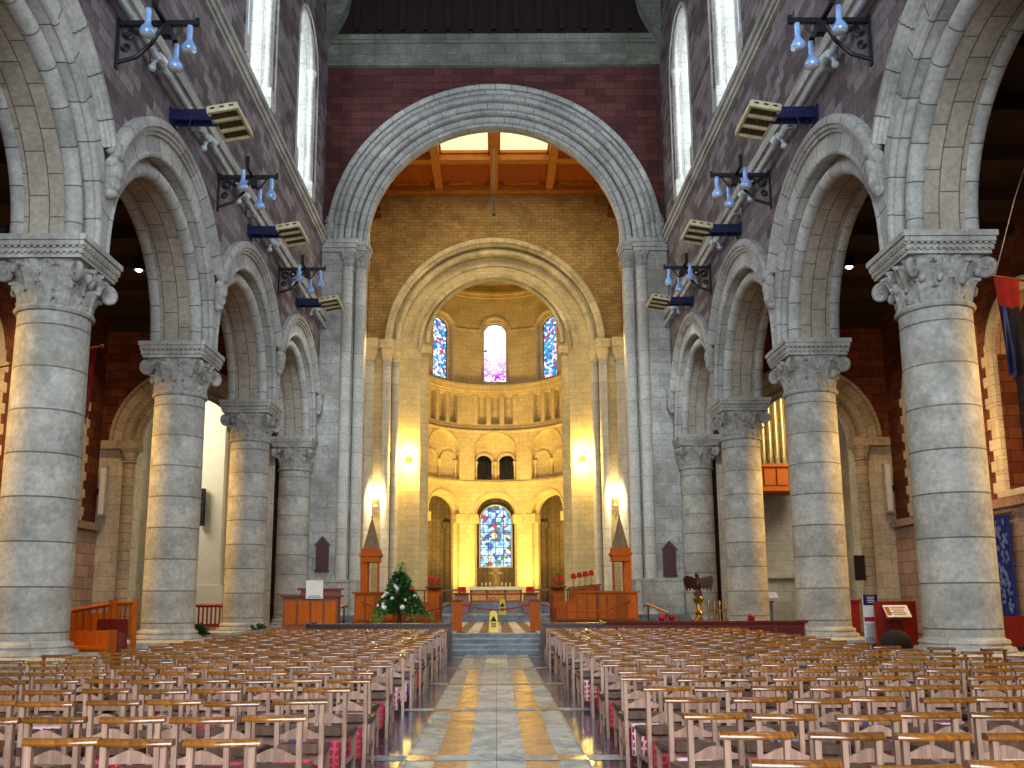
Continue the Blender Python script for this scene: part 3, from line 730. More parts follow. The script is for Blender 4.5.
# aisles and transepts
for sg in (-1, 1):
    mp = side(sg); sd = SIDE[sg]
    mb = MB()
    ops = [(c, 1.9, 5.6, 11.0) for c in (15.0, 24.0, 33.0, 40.6)]
    arch_wall(mb, mp, 4, 45, 5.0, 17, ops, 19.6, 20.6, 0, 1, back=True)
    mb.b2(sg*19.5, sg*20.6, 4, 45, 0, 5.0, 1); mb.b2(sg*19.3, sg*19.7, 4, 45, 5.0, 5.22, 1); mb.b2(sg*19.38, sg*19.7, 4, 45, 5.22, 5.36, 1)
    arch_wall(mb, FR, *sorted((sg*10.9, sg*20.6)), 0, 17, [(sg*15.3, 2.75, 0, 9.4)], 45, 46.5, 0, 2, na=30, jmi=2)
    mb.b2(sg*10.9, sg*12.56, 44.96, 45.05, 0, 9.4, 2); mb.b2(sg*18.04, sg*20.0, 44.96, 45.05, 0, 9.4, 2)
    mb.b2(sg*10.6, sg*20.6, 4, 4.4, 0, 17, 0)
    o = struct(mb.build('wall_aisle_left' if sg < 0 else 'wall_aisle_right', [M['aisle'], M['pink'], M['pale']]), 'red sandstone aisle wall with pink lower courses, %s' % sd, 'wall')
    for k, c in enumerate((15.0, 24.0, 33.0, 40.6)):
        m = MB()
        for q in range(14):
            z = 5.6+q*.42; w = .55 if q % 2 else .8
            for e in (-1, 1): m.box((sg*19.55, c+e*(1.9+w/2), z+.2), (.2, w, .4))
        arch_sweep(m, mp, c, 1.9, 11, 11, [(0, 19.7), (0, 19.45), (.5, 19.45), (.5, 19.7)], 0)
        m.b2(sg*19.3, sg*20.2, c-2.2, c+2.2, 5.36, 5.6)
        w = struct(m.build('window_%d' % ((12 if sg < 0 else 16)+k+1), M['pale']), 'aisle window in pale quoined surround, %s along the %s' % (ordn(k), sd), 'window')
        g = MB(); n = 20
        g.prism([(sg*20.3, c-1.9, 5.6)]+[(sg*20.3, c-1.9*cos(pi*i/n), 11+1.9*sin(pi*i/n)) for i in range(n+1)]+[(sg*20.3, c+1.9, 5.6)], (sg*.05, 0, 0))
        g.build('glass', M['gl_aisle'], w)
    mb = MB()
    arch_sweep(mb, FR, sg*15.3, 2.75, 9.4, 9.4, [(0, 45.3), (0, 44.9), (.35, 44.9), (.35, 44.82), (.9, 44.82), (.9, 44.72), (1.05, 44.72), (1.05, 45.1)], 0)
    arch_sweep(mb, FR, sg*15.3, 2.55, 9.4, 9.4, roll(0, 45.3, .22), 0)
    for a in (12.55, 18.05):
        e = -1 if a < 15 else 1
        mb.lathe([(.42, .3), (.42, .7), (.3, .85), (.28, 8.3), (.36, 8.35), (.3, 8.45), (.5, 9.0)], (sg*(a+e*.05), 44.95, 0), 18)
        mb.b2(sg*(a-.45), sg*(a+.45+(e*.9 if e > 0 else 0)), 44.5, 45.4, 9.0, 9.42)
        mb.b2(sg*(a-.4), sg*(a+.4+(e*.9 if e > 0 else 0)), 44.65, 45.4, 0, 1.6)
    trim(mb, M['soff'], 'brown moulded arch and shafts across the end of the aisle, %s' % sd)
    mb = MB(); mb.b2(sg*9.4, sg*20.6, 4, 46.5, 15.6, 15.9)
    for y in range(6, 46, 3): mb.b2(sg*10.6, sg*19.6, y-.15, y+.15, 15.1, 15.6)
    struct(mb.build('ceiling_aisle_left' if sg < 0 else 'ceiling_aisle_right', M['roof']), 'dark timber ceiling of the aisle, %s' % sd, 'ceiling')
    mb = MB(); mb.b2(sg*10.4, sg*25, 64, 65, 0, 22); mb.b2(sg*24, sg*25, 46.5, 64, 0, 22); mb.b2(sg*20.4, sg*25, 46, 46.6, 0, 22)
    mb.b2(sg*16.8, sg*17.6, 62.8, 64, 0, 16); mb.b2(sg*21.2, sg*22, 62.8, 64, 0, 16); mb.b2(sg*10.4, sg*24, 63.8, 64, 9.3, 9.8); mb.b2(sg*10.4, sg*24, 63.7, 64, 3.0, 3.3)
    struct(mb.build('wall_transept_left' if sg < 0 else 'wall_transept_right', M['pale']), 'pale stone transept wall beyond the aisle, %s' % sd, 'wall')
    mb = MB(); mb.b2(sg*10.8, sg*25, 46.5, 65, 21.5, 22); struct(mb.build('ceiling_transept_left' if sg < 0 else 'ceiling_transept_right', M['roof']), 'dark ceiling of the transept, %s' % sd, 'ceiling')
mb = MB(); mb.b2(-19.4, -17.75, 59.5, 60.3, 0, 15.2); mb.b2(-19.5, -17.65, 59.4, 60.4, 0, 2.6); mb.b2(-17.75, -16.9, 60.1, 60.6, 0, 15)
trim(mb, M['white_plaster'], 'tall bright white pier in the transept behind the second column', None)

# ------------------------------------------------------------------ apse
R0, YC = 6.7, 77.3
def AP(s, d, z):
    a = s/R0
    return ((R0+d)*sin(a), YC+(R0+d)*cos(a), z)
B3 = [-.80*R0, 0, .80*R0]
smax = radians(100)*R0
mb = MB(); o1 = []; o2 = []
for c in B3:
    o1 += [(c, 1.95, 1.44, 9.3), (c, 1.95, 12.5, 14.9), (c, 1.28, 21.5, 26.75)]
    o2 += [(c, 1.62, 1.44, 9.3), (c, .98, 21.9, 26.67)]
    if c == 0: o2 += [(c+e*.97, .64, 12.6, 14.25) for e in (-1, 1)]
    for q in (-1, 0, 1): o1.append((c+q*1.25, .4, 17.7, None, 20.4))
ex = [i*.35 for i in range(-34, 35)]
arch_wall(mb, AP, -smax, smax, 1.44, 30.2, o1, 0, .5, 0, 0, extra=ex, back=False, na=20)
arch_wall(mb, AP, -smax, smax, 1.44, 30.2, o2, .5, .9, 0, 0, extra=ex, back=True, na=20)
for sg in (-1, 1): mb.b2(sg*6.6, sg*7.4, 66.1, YC, 0, 30.2)
struct(mb.build('wall_apse', M['cream']), 'curved golden stone apse wall with three tiers of arches', 'wall')
mb = MB()
n = 40
for d, z0, z1 in ((-.35, 21.0, 21.2), (-.45, 21.2, 21.4), (-.3, 20.8, 21.0), (-.12, 20.55, 20.8), (-.1, 12.15, 12.35), (-.06, 17.3, 17.45), (-.15, 29.9, 30.2), (-.35, 30.2, 30.45), (-.22, 16.98, 17.1)):
    mbox(mb, AP, -smax, smax, d, .05, z0, z1, n)
cuts = [-smax]
for c in B3: cuts += [c-1.32, c+1.32]
cuts.append(smax)
for a, b in zip(cuts[0::2], cuts[1::2]): mbox(mb, AP, a, b, -.07, .05, 26.65, 26.8, 12)
for c in B3:
    arch_sweep(mb, AP, c, 1.28, 26.7, 26.7, [(0, .06), (0, -.07), (.22, -.07), (.22, .06)], 0, 24)
    arch_sweep(mb, AP, c, 1.95, 9.3, 9.3, [(0, .06), (0, -.06), (.2, -.06), (.2, .06)], 0, 24)
    arch_sweep(mb, AP, c, 1.98, 14.9, 14.9, [(0, .06), (0, -.05), (.12, -.05), (.12, .06)], 0, 24)
    for e in (-1, 1):
        arch_sweep(mb, AP, c+e*.97, .66, 14.25, 14.25, [(0, .55), (0, .4), (.2, .4), (.2, .55)], 0, 16)
        for x in (c+e*.33, c+e*1.72) if e > 0 else (c-1.72, c-.33):
            pass
    for x in (c-1.72, c, c+1.72):
        p = AP(x, .42, 0); mb.lathe([(.16, 12.55), (.16, 12.7), (.12, 12.8), (.12, 13.75), (.2, 14.1), (.22, 14.25)], (p[0], p[1], 0), 12)
    for e in (-1, 1):
        for q in (.4, .85) if e > 0 else (.4, .85):
            pass
        mbox(mb, AP, c+e*1.58, c+e*2.5, -.1, .95, 8.5, 9.3, 4)
    for q in (-1.5, -.5, .5, 1.5):
        x = c+q*1.25; mbox(mb, AP, x-.26, x+.26, -.05, .3, 20.2, 20.45, 2); mbox(mb, AP, x-.18, x+.18, -.06, .3, 17.75, 20.2, 2)
trim(mb, M['cream'], 'string courses, archivolts and little colonnettes lining the apse', None)
mb = MB()
for i in range(14):
    t0, t1 = pi/2*i/14, pi/2*(i+1)/14
    ring = []
    for t in (t0, t1): ring.append([(R0*cos(t)*sin(a), YC+R0*cos(t)*cos(a), 30.2+R0*sin(t)) for a in [radians(-95+190*j/40) for j in range(41)]])
    mb.rings(ring, ([R0*j*.08 for j in range(42)], [R0*t0, R0*t1]), 0, closed=False)
for j in range(16):
    t0, t1 = pi*j/16, pi*(j+1)/16
    mb.poly([(R0*cos(t0), 66, 30.2+R0*sin(t0)), (R0*cos(t1), 66, 30.2+R0*sin(t1)), (R0*cos(t1), YC, 30.2+R0*sin(t1)), (R0*cos(t0), YC, 30.2+R0*sin(t0))])
struct(mb.build('ceiling_apse', M['cream'], smooth=40), 'half dome over the apse', 'ceiling')
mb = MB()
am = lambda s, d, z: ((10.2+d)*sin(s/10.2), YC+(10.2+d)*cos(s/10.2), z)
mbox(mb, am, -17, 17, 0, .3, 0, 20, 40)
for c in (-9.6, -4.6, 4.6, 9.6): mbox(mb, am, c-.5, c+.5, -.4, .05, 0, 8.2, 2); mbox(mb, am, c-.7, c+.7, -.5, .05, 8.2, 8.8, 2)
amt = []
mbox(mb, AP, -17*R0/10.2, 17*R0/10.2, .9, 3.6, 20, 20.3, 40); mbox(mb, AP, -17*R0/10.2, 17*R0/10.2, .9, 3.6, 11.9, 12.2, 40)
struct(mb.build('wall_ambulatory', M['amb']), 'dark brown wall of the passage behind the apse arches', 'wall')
def arched_window(name, mp, c, r, zb, zs, d, fmat, gmat, lab, fw=.1):
    m = MB(); arch_sweep(m, mp, c, r, zb, zs, [(0, d-.06), (0, d+.1), (fw, d+.1), (fw, d-.06)], 0, 24); mbox(m, mp, c-r-fw, c+r+fw, d-.06, d+.1, zb-fw, zb, 2)
    w = struct(m.build(name, fmat), lab, 'window')
    g = MB(); n = 20; xs_ = sorted([c-r*cos(pi*i/n) for i in range(n+1)])
    for a, b in zip(xs_, xs_[1:]):
        ta, tb = (zs+sqrt(max(0, r*r-(x-c)**2)) for x in (a, b))
        g.poly([mp(a, d, zb), mp(b, d, zb), mp(b, d, tb), mp(a, d, ta)], [(a, zb), (b, zb), (b, tb), (a, ta)])
        g.poly([mp(a, d+.05, zb), mp(b, d+.05, zb), mp(b, d+.05, tb), mp(a, d+.05, ta)], [(a, zb), (b, zb), (b, tb), (a, ta)])
    g.build('glass', gmat, w); return w
for i, c in enumerate(B3):
    arched_window('window_%d' % (21+i), AP, c, .94, 21.95, 26.63, .8, M['slot'], M['gl_mid'] if i == 1 else M['gl_side'],
                  ['blue stained glass window high in the apse, flower arrangement side', 'central pale and magenta stained glass window high in the apse', 'blue stained glass window high in the apse, eagle lectern side'][i])
arched_window('window_24', lambda s, d, z: (s, 87.1+d, z), 0, 1.45, 4.75, 8.98, 0, M['white'], M['gl_low'], 'pictorial stained glass window seen through the central apse arch behind the altar', .12)
# ------------------------------------------------------------------ fittings on the nave walls
def copy_tree(o, parent=None):
    c = o.copy(); col.objects.link(c)
    if parent is not None: c.parent = parent
    for ch in [x for x in o.children]: copy_tree(ch, c)
    return c
for sg in (-1, 1):
    sd = SIDE[sg]
    t = thing('cable_conduit', (sg*8.72, 27, 15.5), 'grey metal conduit run along the lower string course, %s' % sd, 'conduit')
    m = MB(); m.tube([(sg*8.78, 8, 15.55), (sg*8.78, 45.9, 15.55)], .09, 12); m.build('pipe', M['pipe'], t, 40)
    for k in range(12):
        y = 10+3.1*k; m = MB(); m.box((sg*8.88, y, 15.55), (.3, .12, .26)); m.build('clip', M['pipe'], t)
    # wrought iron brackets with three hanging spotlights
    for i, y in enumerate((20.1, 28.25, 36.75)):
        DZ = -.32
        t = thing('spotlight_bracket', (sg*9.05, y, 14.6-.32), 'black scrolled iron bracket with three spotlights above the %s column, %s' % (colname[i], sd), 'spotlight', 'spotlight brackets on the nave walls')
        X = lambda a: sg*(9.05-a); K = Matrix.Translation((0, 0, DZ))
        m = MB()
        m.box((X(.03), y, 15.1), (.06, .12, 1.3)); m.box((X(.98), y, 15.62), (1.95, .11, .12)); m.box((X(1.93), y, 15.68), (.08, .1, .14))
        m.tube([(X(.04), y, 14.6), (X(.5), y, 14.75), (X(.85), y, 15.1), (X(1.1), y, 15.58)], .05, 8)
        for cx_, cz, r in ((.28, 15.35, .16), (.6, 15.4, .13), (.22, 14.98, .1)):
            m.tube([(X(cx_+r*(1-.025*q)*cos(q*.55)), y, cz+r*(1-.025*q)*sin(q*.55)) for q in range(22)], .035, 6)
        m.tube([(X(1.1), y, 15.3), (X(1.35), y, 15.2), (X(1.6), y, 15.55)], .03, 6)
        m.box((X(1.2), y, 15.45), (.22, .22, .36)); m.box((X(1.15), y, 15.62), (.1, 1.5, .09))
        m.box((X(1.15), y-.7, 15.8), (.12, .12, .34)); m.box((X(1.15), y+.7, 15.55), (.1, .1, .2))
        g = MB(); g.join(m, K); g.build('bracket', M['iron'], t)
        for a, dy, z in ((1.0, -.66, 15.55), (1.2, .66, 15.5), (1.75, 0, 15.55)):
            l = MB(); l.lathe([(.07, 0), (.07, -.34), (.075, -.38), (.15, -.5), (.18, -.56), (.185, -.62), (.17, -.66)], (X(a), y+dy, z+DZ), 18); sh = l.build('lamp', M['lamp'], t, 40)
            l = MB(); l.sphere((X(a), y+dy, z-.64+DZ), .165, 16, 8, sc=(1, 1, .35)); l.build('lens', M['lens'], sh, 60, origin=ploc(sh))
    for i, y in enumerate((24.05, 32.2, 40.4)):
        t = thing('radiant_heater', (sg*9.05, y, 14.7), 'cream radiant heater with brown grilles on navy arms, %s full arch, %s' % (['first', 'second', 'third'][i], sd), 'heater', 'radiant heaters on the nave walls')
        X = lambda a: sg*(9.05-a)
        m = MB()
        for dy in (-.26, .12):
            m.box((X(.6), y+dy, 15.02), (1.2, .06, .3))
            for q in range(4): m.sphere((X(.2+.28*q), y+dy-.04, 15.02), .03, 6, 4)
        m.box((X(.03), y-.07, 15.0), (.06, .6, .42)); m.tube([(X(.25), y-.2, 14.9), (X(.3), y-.25, 14.62), (X(.5), y-.3, 14.5), (X(.6), y-.28, 14.9)], .015, 6)
        m.build('bracket', M['navy'], t)
        R = Ry(sg*radians(10)); o = Vector((X(1.5), y+.35, 15.1)); m = MB()
        def P(a, b, c_): return o+R @ Vector((a, b, c_))
        for a, b, sx, sy in ((-.4, 0, .07, 1.66), (.4, 0, .07, 1.66), (0, -.8, .8, .1), (0, .8, .8, .07), (0, -.29, .8, .09), (0, .27, .8, .09)): m.box(P(a, b, 0), (sx, sy, .2), rot=R)
        m.box(P(0, 0, .09), (.8, 1.6, .04), rot=R)
        for q in (-.26, 0, .26): m.box(P(q, -.852, .02), (.13, .01, .05), 1, rot=R)
        fr = m.build('frame', [M['creammetal'], M['slot']], t)
        for b in (-.55, -.01, .54):
            m = MB(); m.box(P(0, b, .0), (.74, .46, .03), rot=R)
            for q in range(7): m.box(P(-.32+.107*q, b, -.03), (.02, .46, .03), rot=R)
            m.build('grille', M['grille'], t)
    for i, y in enumerate((21.9, 26.2, 30.0, 34.4, 38.6, 42.6)):
        t = thing('small_floodlight', (sg*8.6, y, 15.5), 'small pale floodlight clipped on the conduit, %s from the viewer on the %s' % (ordn(i), sd), 'floodlight', 'small floodlights on the conduit')
        m = MB(); m.tube([(sg*8.62, y-.12, 15.5), (sg*8.6, y+.1, 15.46)], [.09, .12], 14); m.build('housing', M['flood'], t, 40)
        m = MB(); m.box((sg*8.78, y, 15.55), (.26, .1, .24)); m.tube([(sg*8.8, y, 15.5), (sg*8.84, y-.1, 15.25)], .05, 8); m.sphere((sg*8.84, y-.12, 15.2), .1, 12, 8); m.build('bracket', M['flood'], t, 40)

# ------------------------------------------------------------------ aisle fittings
def downlight(x, y, lab):
    t = thing('ceiling_downlight', (x, y, 14.3), lab, 'downlight')
    m = MB(); m.lathe([(.05, -.0), (.2, -.06), (.24, -.4), (.2, -.42)], (x, y, 14.3), 16, cap=False); m.tube([(x, y, 14.25), (x, y, 15.6)], .03, 8); m.build('housing', M['iron'], t, 40)
    m = MB(); m.sphere((x, y, 13.95), .13, 14, 10); m.build('bulb', M['bulb'], t, 60)
downlight(-13.4, 33, 'bright downlight in the dark aisle roof, flower arrangement side'); downlight(13.35, 33, 'bright downlight in the dark aisle roof, eagle lectern side')
t = thing('ring_spotlight', (-10.85, 18.9, 10.3), 'blue glowing spotlight behind the nearest column capital, flower arrangement side', 'spotlight')
m = MB(); m.lathe([(.26, -.12), (.3, 0), (.3, .2), (.2, .3)], (0, 0, 0), 18, cap=True); q = MB(); q.join(m, Matrix.Translation((-11.35, 19.2, 10.35)) @ Matrix.Rotation(radians(100), 4, 'X')); q.build('housing', M['ring'], t, 40)
m = MB(); m.tube([(-11.35, 19.3, 10.2), (-11.35, 19.5, 9.9)], .04, 6); m.box((-11.2, 19.6, 9.7), (.5, .3, .3)); m.build('mount', M['iron'], t)

def flag(name, root, tip, drop, start, width, cmat, lab, extra=None):
    """a pole with a limp cloth hanging from its outer half"""
    t = thing(name, root, lab, 'flag'); m = MB(); m.tube([root, tip], .03, 8); m.sphere(tip, .07, 8, 6); m.build('pole', M['brass'], t, 40)
    a, b = Vector(root), Vector(tip); d = (b-a); n = 15; rings = []
    nrm = Vector((-d.y, d.x, 0)).normalized()
    m = MB()
    rows = 10
    front = []
    for i in range(rows+1):
        v = i/rows; ring = []
        for j in range(n+1):
            u = j/n; base = a+d*(start+width*u)
            c = base+Vector((0, 0, -drop*v*(1-.18*abs(u-.5))))
            sh = (.5-u)*.06*v
            ring.append(c+d*sh+nrm*(.1*v*sin(u*13)))
        front.append(ring)
    for off, rev in ((0, 0), (.02, 1)):
        bi = len(m.v)
        for ring in front: m.v += [tuple(p+nrm*off) for p in ring]
        for i in range(rows):
            for j in range(n):
                mi = extra(i/rows, j/n) if extra else 0
                m.face([bi+i*(n+1)+j, bi+i*(n+1)+j+1, bi+(i+1)*(n+1)+j+1, bi+(i+1)*(n+1)+j], None, mi)
    m.build('cloth', cmat, t, 70); return t
flag('hanging_flag', (-19.4, 30.6, 9.0), (-13.25, 30, 10.1), 2.6, .88, .09, M['redcloth'], 'limp red flag on a pole over the aisle behind the nearest column')
flag('hanging_flag', (19.4, 24.6, 9.6), (13.4, 24.0, 10.3), 2.9, .84, .12, [M['redcloth'], M['black'], M['navy']], 'dark red and black flag hung on a brass pole, eagle lectern side', lambda v, u: 0 if v < .25 else (1 if u < .5 else 2))
m = MB(); m.tube([(13.7, 24.02, 10.32), (14.6, 24.3, 12.6), (15.8, 24.4, 15.5)], .015, 6); tag(m.build('flag_stay_wire', M['pipe'], origin=(13.7, 24.02, 10.32)), 'thin wire rising from the brass flag pole to the aisle roof', 'wire')
UJ = [M['navy'], M['white'], M['redcloth']]
def uj(v, u):
    if abs(v-.5) < .1 or abs(u-.5) < .08: return 2
    if abs(v-.5) < .2 or abs(u-.5) < .14: return 1
    if abs(abs(v-.5)-abs(u-.5)) < .06: return 2
    if abs(abs(v-.5)-abs(u-.5)) < .14: return 1
    return 0
flag('hanging_flag', (-17.2, 60.2, 7.2), (-16.0, 58.6, 8.0), 2.9, .3, .65, UJ, 'limp union flag beside the white transept pier behind the third column', uj)
t = thing('wall_speaker', (-18.95, 59.2, 6.4), 'slim black loudspeaker on the white transept pier', 'loudspeaker')
m = MB(); m.box((-18.95, 59.2, 7.6), (.3, .35, 2.4)); m.build('cabinet', M['black'], t)
m = MB(); m.box((-18.95, 59.4, 7.6), (.2, .2, .6)); m.build('bracket', M['iron'], t)
for q in range(4): m = MB(); m.lathe([(.11, 0), (.11, .03), (.04, .06)], (0, 0, 0), 14); g = MB(); g.join(m, Matrix.Translation((-18.95, 59.03, 6.8+.53*q)) @ Matrix.Rotation(radians(90), 4, 'X')); g.build('cone', M['slot'], t)

# door in aisle wall, panel speakers on aisle piers, plaques, blue hanging
for sg in (-1, 1):
    t = thing('wall_line_speaker', (sg*19.2, 44.3, 5.6), 'tall white line loudspeaker on the aisle corner, %s' % SIDE[sg], 'loudspeaker')
    m = MB(); m.box((sg*19.1, 44.5, 6.9), (.32, .3, 2.4)); m.build('cabinet', M['pipe'], t); m = MB(); m.box((sg*19.1, 44.34, 6.9), (.24, .03, 2.25)); m.build('grille', M['white'], t)
    m = MB(); m.box((sg*19.35, 44.6, 6.9), (.3, .1, .3)); m.build('bracket', M['iron'], t)
    y, z = (45.9, 3.05) if sg < 0 else (45.9, 2.75)
    t = thing('memorial_plaque', (sg*8.6, y, z), 'dark red gabled wooden plaque on the crossing pier, %s' % SIDE[sg], 'plaque')
    x = sg*8.6; m = MB(); m.prism([(x-.32, 45.88, z), (x+.32, 45.88, z), (x+.32, 45.88, z+1.25), (x, 45.88, z+1.6), (x-.32, 45.88, z+1.25)], (0, -.08, 0)); m.build('board', M['plaque'], t)
    m = MB(); m.prism([(x-.4, 45.8, z+1.2), (x, 45.8, z+1.62), (x+.4, 45.8, z+1.2), (x+.4, 45.8, z+1.28), (x, 45.8, z+1.72), (x-.4, 45.8, z+1.28)], (0, -.06, 0)); m.box((x, 45.78, z), (.72, .1, .08)); m.build('moulding', M['dark'], t)
t = thing('door_1', (-19.5, 40.6, 0), 'dark narrow door in the pink aisle wall behind the nearest column', 'door'); t['kind'] = 'structure'
m = MB(); m.b2(-19.5, -19.42, 40.0, 41.9, 0, 3.4); m.build('door_leaf', M['dark'], t)
m = MB(); m.b2(-19.5, -19.36, 39.85, 40.0, 0, 3.5); m.b2(-19.5, -19.36, 41.9, 42.05, 0, 3.5); m.b2(-19.5, -19.36, 39.85, 42.05, 3.4, 3.55); m.build('frame', M['slot'], t)
m = MB(); m.sphere((-19.38, 40.2, 1.1), .07); m.build('handle', M['brass'], t)
t = thing('bronze_tablet', (17.5, 44.5, 2.4), 'small dark bronze tablet on the pale aisle pier behind the second column, eagle lectern side', 'tablet')
m = MB(); m.box((17.5, 44.6, 3.05), (.5, .1, 1.2)); m.build('tablet', M['bronze'], t)
m = MB(); m.box((17.5, 44.55, 3.05), (.42, .02, 1.1)); m.build('inner_panel', M['slot'], t)
t = thing('blue_wall_hanging', (19.4, 35.4, .7), 'long blue embroidered wall hanging beside the nearest column, eagle lectern side', 'wall hanging')
m = MB(); n = 30; rings = []
for i in range(n+1):
    y = 34.6+1.9*i/n; x = 19.3-.04*sin(i*1.3); rings.append([(x, y, .7), (x, y, 4.7), (x+.03, y, 4.7), (x+.03, y, .7)])
m.rings(rings, None, 0, cap0=True, cap1=True); m.build('cloth', M['blue'], t, 50)
m = MB(); random.seed(3)
for q in range(70):
    m.sphere((19.24, 34.72+random.random()*.75, 1.1+random.random()*3.4), .05+.05*random.random(), 6, 4, sc=(.25, 1, 1.2))
m.build('embroidery', M['thread'], t); t.children[-1]['kind'] = 'stuff'
m = MB(); m.tube([(19.3, 34.4, 4.76), (19.3, 36.7, 4.76)], .04, 8); m.build('rod', M['brass'], t)

# ------------------------------------------------------------------ joinery in the aisles
def balustrade(x0, x1, y, zb0, zb1, zt0, zt1, mt, lab, n):
    t = thing('stair_balustrade', ((x0+x1)/2, y, min(zb0, zb1)), lab, 'balustrade')
    m = MB(); m.tube([(x0, y, zt0), (x1, y, zt1)], .07, 8); m.build('handrail', mt, t, 40)
    m = MB(); m.prism([(x0, y-.05, zb0), (x1, y-.05, zb1), (x1, y-.05, zb1+.14), (x0, y-.05, zb0+.14)], (0, .1, 0)); m.build('lower_rail', mt, t)
    for i in range(n+1):
        f = i/n; x = x0+(x1-x0)*f; big = i in (0, n); w = .12 if big else .06
        za, zb = (0.02 if big else zb0+(zb1-zb0)*f), zt0+(zt1-zt0)*f+(.12 if big else 0)
        m = MB(); m.box((x, y, (za+zb)/2), (w, w, zb-za)); m.build('newel' if big else 'baluster', mt, t)
    return t
balustrade(-13.2, -11.55, 28, .35, .65, 1.25, 1.52, M['oak'], 'sloping orange wooden balustrade behind the nearest column', 8)
balustrade(-11.05, -10.48, 27.1, .65, .65, 1.55, 1.55, M['oak'], 'level orange wooden balustrade next to the second column', 4)
balustrade(-12.75, -11.2, 38.45, .55, .55, 1.42, 1.42, M['mahog'], 'red wooden balustrade between the second and third columns', 9)
t = thing('boarded_screen', (-12.4, 28.3, 0), 'orange boarded panel behind the sloping balustrade', 'panel'); m = MB()
for q in range(7): m.box((-13+.22*q, 28.3, .75), (.2, .05, 1.0))
m.build('boards', M['oak'], t); m = MB(); m.box((-12.3, 28.3, .12), (1.7, .1, .24)); m.build('plinth', M['mahog'], t)
t = thing('red_settle', (-11, 26.6, 0), 'solid red wooden settle in front of the second column', 'settle')
m = MB(); m.box((-11.0, 26.85, .6), (.85, .08, 1.0)); m.build('back', M['mahog'], t); m = MB(); m.box((-11.0, 26.55, .4), (.85, .55, .08)); m.build('seat', M['mahog'], t)
for q in (-.38, .38): m = MB(); m.box((-11.0+q, 26.55, .36), (.07, .55, .72)); m.build('end', M['mahog'], t)
t = thing('front_pew', (-12, 25.2, 0), 'low orange wooden pew behind the nearest column', 'pew')
m = MB(); m.box((-11.6, 25.2, .38), (2.6, .5, .08)); m.build('seat', M['oak'], t); m = MB(); m.box((-11.6, 25.42, .45), (2.6, .06, .75)); m.build('back', M['oak'], t)
m = MB(); m.box((-11.6, 25.0, .18), (2.6, .06, .3)); m.build('front_board', M['oak'], t)
for q in (-1.27, 1.27): m = MB(); m.box((-11.6+q, 25.2, .42), (.08, .55, .84)); m.build('end', M['oak'], t)

# reading kiosk, banner, dark bag, low pew near right column
t = thing('red_lectern_stand', (11.15, 25.6, 0), 'red wooden display stand with a sloped white sign beside the nearest column, eagle lectern side', 'stand')
m = MB(); m.box((11.1, 26.0, .76), (1.15, .08, 1.5)); m.build('back_panel', M['mahog'], t)
m = MB(); m.prism([(11.0, 25.75, 0), (11.45, 25.75, 0), (11.25, 25.75, 1.05), (11.0, 25.75, 1.05)], (0, .2, 0)); m.build('pedestal', M['mahog'], t)
R = Rx(radians(48)); m = MB(); m.box((10.96, 25.55, 1.24), (.66, .42, .03), rot=R); sg_ = m.build('sign_board', M['white'], t)
m = MB()
for q in range(5):
    p = Vector((11.0, 25.55, 1.24))+R @ Vector((-.02*(q % 2), .13-.065*q, .02)); m.box(p, (.42-.07*(q % 3), .022, .006), rot=R)
p = Vector((10.71, 25.55, 1.24))+R @ Vector((0, 0, .02)); m.box(p, (.12, .3, .006), rot=R)
m.build('lettering', M['rail'], sg_, origin=ploc(sg_))
m = MB(); m.box((10.96, 25.5, 1.07), (.7, .06, .05), rot=R); m.build('ledge', M['oak'], t)
t = thing('pull_up_banner', (10.85, 27.05, 0), 'narrow grey pull-up banner with printed blocks between nearest and second columns, eagle lectern side', 'banner')
m = MB(); m.box((10.85, 27.05, .9), (.46, .02, 1.6)); m.build('printed_sheet', M['white'], t)
m = MB()
for z, h, mi in ((1.55, .3, 0), (1.0, .12, 1), (.22, .2, 0), (.42, .16, 2)): m.box((10.85, 27.035, z), (.42, .012, h), mi)
for q in range(9): m.box((10.82, 27.035, .86-.045*q), (.34-.05*(q % 3), .012, .014), 3)
for q in range(4): m.box((10.85, 27.025, 1.63-.05*q), (.22-.04*(q % 2), .012, .02), 4)
m.build('printed_lettering', [M['navy'], M['redcloth'], M['paper'], M['slot'], M['white']], t)
m = MB(); m.box((10.85, 27.05, .05), (.56, .2, .1)); m.build('base', M['pipe'], t); m = MB(); m.tube([(10.85, 27.08, .1), (10.85, 27.08, 1.72)], .015, 6); m.build('pole', M['pipe'], t)
t = thing('black_bag', (10.7, 25.2, 0), 'rounded black bag standing in front of the red display stand', 'bag')
m = MB(); m.sphere((10.72, 25.2, .38), .38, 20, 14, sc=(1.1, .55, 1), fn=lambda p: 1+.08*mnoise.noise(p*3)); m.build('body', M['black'], t, 60)
m = MB(); m.tube([(10.5, 25.2, .78), (10.55, 25.2, 1.0), (10.72, 25.2, 1.06), (10.9, 25.2, 1.0), (10.95, 25.2, .78)], .02, 6); m.build('handle', M['black'], t)
t = thing('red_cupboard', (11.1, 31.2, 0), 'plain dark red cupboard behind the pull-up banner', 'cupboard')
m = MB(); m.box((11.3, 31.2, .75), (1.5, .5, 1.5)); m.box((11.3, 31.2, 1.52), (1.6, .6, .06)); m.build('body', M['mahog'], t)
for q in (-.37, .37): m = MB(); m.box((11.3+q, 30.93, .75), (.68, .04, 1.3)); d = m.build('door', M['mahog'], t); k_ = MB(); k_.sphere((11.3+q*.2, 30.9, .8), .03); k_.build('knob', M['brass'], d, origin=ploc(d))
t = thing('low_pew', (13.4, 22.6, 0), 'dark wooden pew in the aisle beyond the nearest column, eagle lectern side', 'pew')
